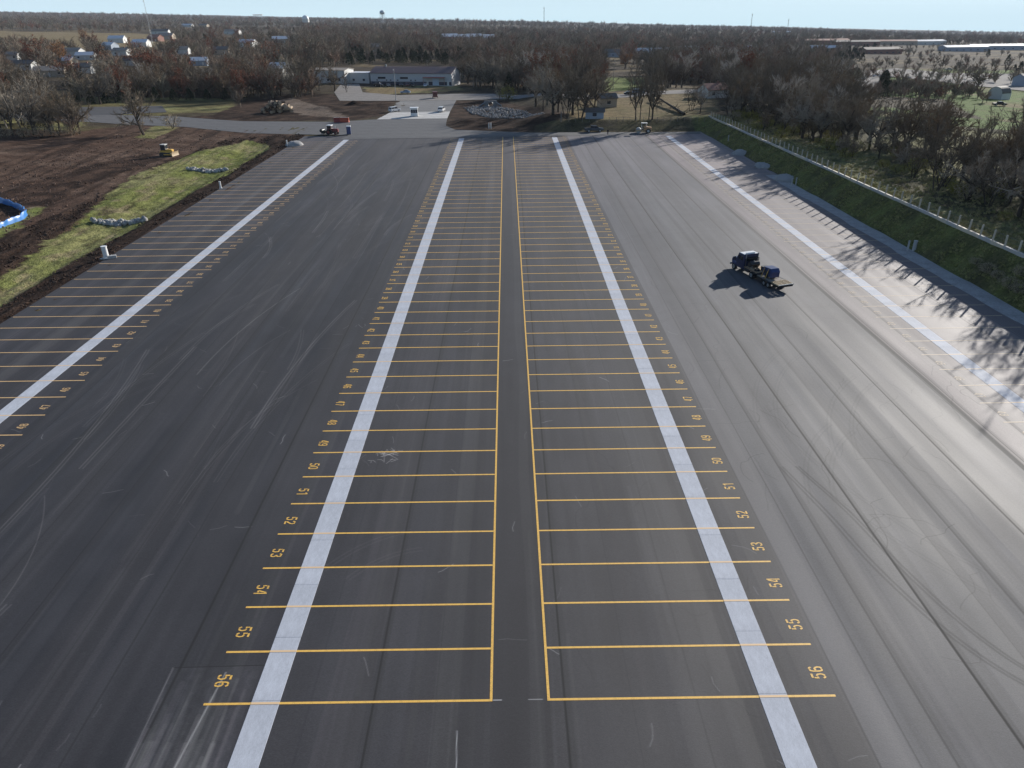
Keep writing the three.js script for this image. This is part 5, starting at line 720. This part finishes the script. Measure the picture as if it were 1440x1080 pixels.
// woods
const cand = [];
{
  let d = 56;
  while (d < 7000) {
    const near = d < 330, sp = Math.max(5.4, d * 0.0145), half = d * 0.78 + 25;
    for (let x = -half; x < half; x += sp) {
      const px = x + rr(-0.5, 0.5) * sp, pd = d + rr(-0.5, 0.5) * sp;
      if (px > -66 && px < 66 && pd < 250) continue;
      if (pd < 85 && px < 76) continue;
      if (px >= 66 && pd < 262 && px < fenX(pd) + lerp(9, 4.5, clamp((pd - 150) / 90)) + 5 * vnoise(pd * 0.08, 4)) continue;
      if (px < -60 && pd < 240) continue;
      if (px > 66 && pd < 225 && px > fenX(pd) + 40 + 8 * vnoise(pd * 0.05, 9) && rnd() < 0.86) continue;
      if (px < 66 && px > 12 && pd < 268) continue;
      const y = T(px, pd), [u, v, w] = project(px, y, -pd);
      const edge = px > 74 && px < 112 && pd < 140;
      if (u < -60 || (u > 1500 && !edge) || (v > 460 && !edge)) continue;
      if (!(edge && u > 1440) && inClear(u, v) && !(u > 1180 && v < 118 && rnd() < 0.26)) continue;
      if (placed.some(([bx, bd, r, fr]) => Math.hypot(px - bx, pd - bd) < r || (Math.abs(px - bx * pd / bd) < r * 0.75 && pd < bd && pd > bd - 24 - bd * (fr ? 0.13 * fr : 0.03)))) continue;
      const n = vnoise(px * 0.02 + 7, pd * 0.02), n2 = vnoise(px * 0.05, pd * 0.05 + 30);
      if (inPoly(REG.hill, px, pd)) continue;
      if (u > 40 && u < 420 && v > 38 && v < 118 && rnd() < 0.5) continue;
      if (n < 0.3 && d > 380 && rnd() < 0.8) continue;
      if (px > 66 && pd < 330 && n2 < 0.22) continue;
      let kind = 'bare'; const r = rnd();
      if (u > 480 && u < 690 && v > 80 && v < 100) kind = r < 0.85 ? 'cedar' : 'bare';
      else if (u > 1120 && u < 1230 && v > 70 && v < 92) kind = r < 0.6 ? 'cedar' : 'bare';
      else if (u < 350 && v > 60 && v < 140) kind = r < 0.1 ? 'rust' : r < 0.14 ? 'cedar' : r < 0.22 ? 'pale' : r < 0.5 ? 'multi' : 'bare';
      else if (px > 66 && pd < 330) kind = r < 0.02 ? 'cedar' : r < 0.06 ? 'pale' : r < 0.42 ? 'multi' : 'bare';
      else kind = r < 0.035 ? 'cedar' : r < 0.085 + 0.12 * (n2 > 0.68) ? 'rust' : r < 0.15 ? 'pale' : r < 0.45 ? 'multi' : 'bare';
      const h = (kind === 'cedar' ? rr(6, 10) : px > 66 && v < 152 && v > 64 && u > 1080 + 160 * rnd() ? rr(5, 9.5) : px > 66 && pd < 330 ? rr(9, 14.5) : u < 420 && v > 38 ? rr(8, 16) : Math.pow(rnd(), 1.2) * 10 + 10) * (d > 3000 ? 1.3 : 1);
      cand.push({ x: px, d: pd, y, h, kind, size: h / w, u, v });
    }
    d += sp * (near ? 1 : 1.05);
  }
}
cand.sort((a, b) => b.size - a.size);
const count = {}, restBy = {};
for (const c of cand) {
  const k = c.kind; count[k] = (count[k] || 0) + 1;
  const lim = { bare: 290, multi: 200, pale: 60, rust: 60, cedar: 80 }[k];
  if (count[k] <= lim) {
    const place = c.x > 62 && c.d < 330 ? 'in the woods behind the post fence' : c.x < -60 && c.d < 420 ? 'in the woods across the western road' : 'in the woods beyond the far street';
    const what = { bare: 'grey bare spreading tree', multi: 'dark bare many-stemmed tree', pale: 'pale whitish bare tree', rust: 'russet leaved tree', cedar: 'dark green cedar' }[k];
    plantTree(k, c.x, c.d, c.x > 62 && c.d < 230 && c.x < fenX(c.d) + 24 && vnoise(c.d * 0.06, 2.5) < 0.46 ? c.h * 0.55 : c.h, what + ' ' + place, what + 's ' + place, k === 'cedar' ? rr(0.9, 1.2) : rr(0.8, 1.1));
  } else (restBy[k === 'multi' || k === 'pale' ? 'bare' : k] ||= []).push(c);
}
for (const k in restBy) {
  const list = restBy[k], vars = loProto[k];
  vars.forEach((pr, vi) => {
    const mine = list.filter((_, i) => i % vars.length === vi); if (!mine.length) return;
    const geo = mergeGeometries([pr.wood, pr.twigs].map((g) => g)), m = matte(1, 1, 1);
    const sets = [[geo, k === 'cedar' ? [0.03, 0.04, 0.02] : [0.2, 0.163, 0.122]]]; if (pr.leaves) sets.push([pr.leaves, [0.19, 0.08, 0.05]]);
    sets.forEach(([g, base], si) => {
      const im = new THREE.InstancedMesh(g, m, mine.length), m4 = new THREE.Matrix4(), q = new THREE.Quaternion(), e = new THREE.Euler(), c = new THREE.Color();
      mine.forEach((t, i) => { const w = t.h * (1 + 0.25 * (hash(i, 3) - 0.3)); m4.compose(V3(t.x, t.y - 0.1, -t.d), q.setFromEuler(e.set(0, hash(i, 9) * 6.28, 0)), V3(w, t.h, w)); im.setMatrixAt(i, m4); const v = 0.6 + 0.8 * hash(i, 5), rd = 1 + 0.25 * (hash(i, 6) - 0.4); im.setColorAt(i, c.setRGB(base[0] * v * rd, base[1] * v, base[2] * v)); });
      im.name = numbered({ bare: 'distant_woodland', rust: si ? 'distant_russet_foliage' : 'distant_russet_trees', cedar: 'distant_cedars' }[k]); im.userData = { kind: 'stuff', label: { bare: 'grey leafless woodland stretching to the skyline', rust: 'scattered russet trees of the distant woods', cedar: 'scattered dark cedars of the distant woods' }[k], category: 'woodland' }; scene.add(im);
    });
  });
}
{ // grass tufts on the swale, the bank and the verge
  const tuft = []; for (let k = 0; k < 9; k++) { const a = k * 0.7, d = V3(Math.cos(a) * 0.55, 1, Math.sin(a) * 0.55).normalize(); twig(tuft, V3(Math.cos(a * 2) * 0.25, 0, Math.sin(a * 2) * 0.25), d, rr(0.6, 1.1), 0.16); }
  const spots = []; let g = 0; while (spots.length < 17000 && g++ < 200000) { let x, d, k; const r = rnd(); if (r < 0.4) { x = rr(-92, -69.5); d = rr(82, 236); if (!inPoly(REG.grass, x, d)) continue; k = 0; } else if (r < 0.72) { d = rr(76, 250); x = lerp(toeX(d) + 0.2, fenX(d) - 0.4, rnd()); k = 1; } else { d = rr(76, 250); x = fenX(d) + 0.6 + Math.pow(rnd(), 1.5) * 16; k = 2; } if (vnoise(x * 0.6, d * 0.6) < 0.35) continue; spots.push([x, d, k]); }
  const im = new THREE.InstancedMesh(triGeo(tuft), matte(1, 1, 1), spots.length), m4 = new THREE.Matrix4(), q = new THREE.Quaternion(), e = new THREE.Euler(), c = new THREE.Color();
  spots.forEach(([x, d, k], i) => { const s = (k === 0 ? 0.16 : k === 1 ? 0.28 : 0.42) * (0.5 + hash(i, 2)); m4.compose(V3(x, T(x, d) - 0.04, -d), q.setFromEuler(e.set(0, hash(i, 1) * 6, 0)), V3(s * 1.3, s, s * 1.3)); im.setMatrixAt(i, m4); const v = 0.7 + 0.7 * hash(i, 4), t = hash(i, 7), a = mix3(COL.grass, COL.straw, k === 0 ? t * 0.5 : k === 1 ? 0.15 + t * 0.5 : 0.3 + t * 0.6); im.setColorAt(i, c.setRGB(a[0] * v, a[1] * v, a[2] * v)); });
  im.name = 'grass_tufts'; im.userData = { kind: 'stuff', label: 'rough grass tufts on the swale, the bank and the verge', category: 'grass' }; scene.add(im);
}
for (const [u, v, h] of [[1388, 384, 1.5], [1402, 392, 1.2], [1418, 405, 1.6], [1432, 412, 1.3], [1372, 372, 1.1], [1436, 388, 1.4]]) plantPx('straw', u, v, h, 'dry weed clump on the bank near the stout utility post', 'weed clumps on the bank', 1.5);
{ // loose clods on the graded dirt
  const spots = []; let g = 0; while (spots.length < 6500 && g++ < 60000) { const x = rr(-125, -64.6), d = rr(75, 246), dk = x > -69.5 || inPoly(REG.dark, x, d); if (inPoly(REG.grass, x, d) && x < -69.5) continue; if (!dk && rnd() < 0.8) continue; if (vnoise(x * 0.4, d * 0.25) < 0.4) continue; spots.push([x, d, dk]); }
  const im = new THREE.InstancedMesh(stoneG[2], matte(1, 1, 1), spots.length), m4 = new THREE.Matrix4(), q = new THREE.Quaternion(), e = new THREE.Euler(), c = new THREE.Color();
  spots.forEach(([x, d, dk], i) => { const s = 0.1 + 0.3 * Math.pow(hash(i, 2), 3); m4.compose(V3(x, T(x, d) + 0.02, -d), q.setFromEuler(e.set(hash(i, 1) * 6, hash(i, 3) * 6, 0)), V3(s * 1.3, s * 0.8, s)); im.setMatrixAt(i, m4); const v = (dk ? 0.9 : 1.9) * (0.7 + 0.9 * hash(i, 4)); im.setColorAt(i, c.setRGB(0.075 * v, 0.05 * v, 0.038 * v)); });
  im.name = 'dirt_clods'; im.userData = { kind: 'stuff', label: 'loose dark dirt clods strewn over the graded soil', category: 'dirt' }; scene.add(im);
}
console.log('trees', cand.length, JSON.stringify(count));

shade(scene);
renderer.render(scene, camera);
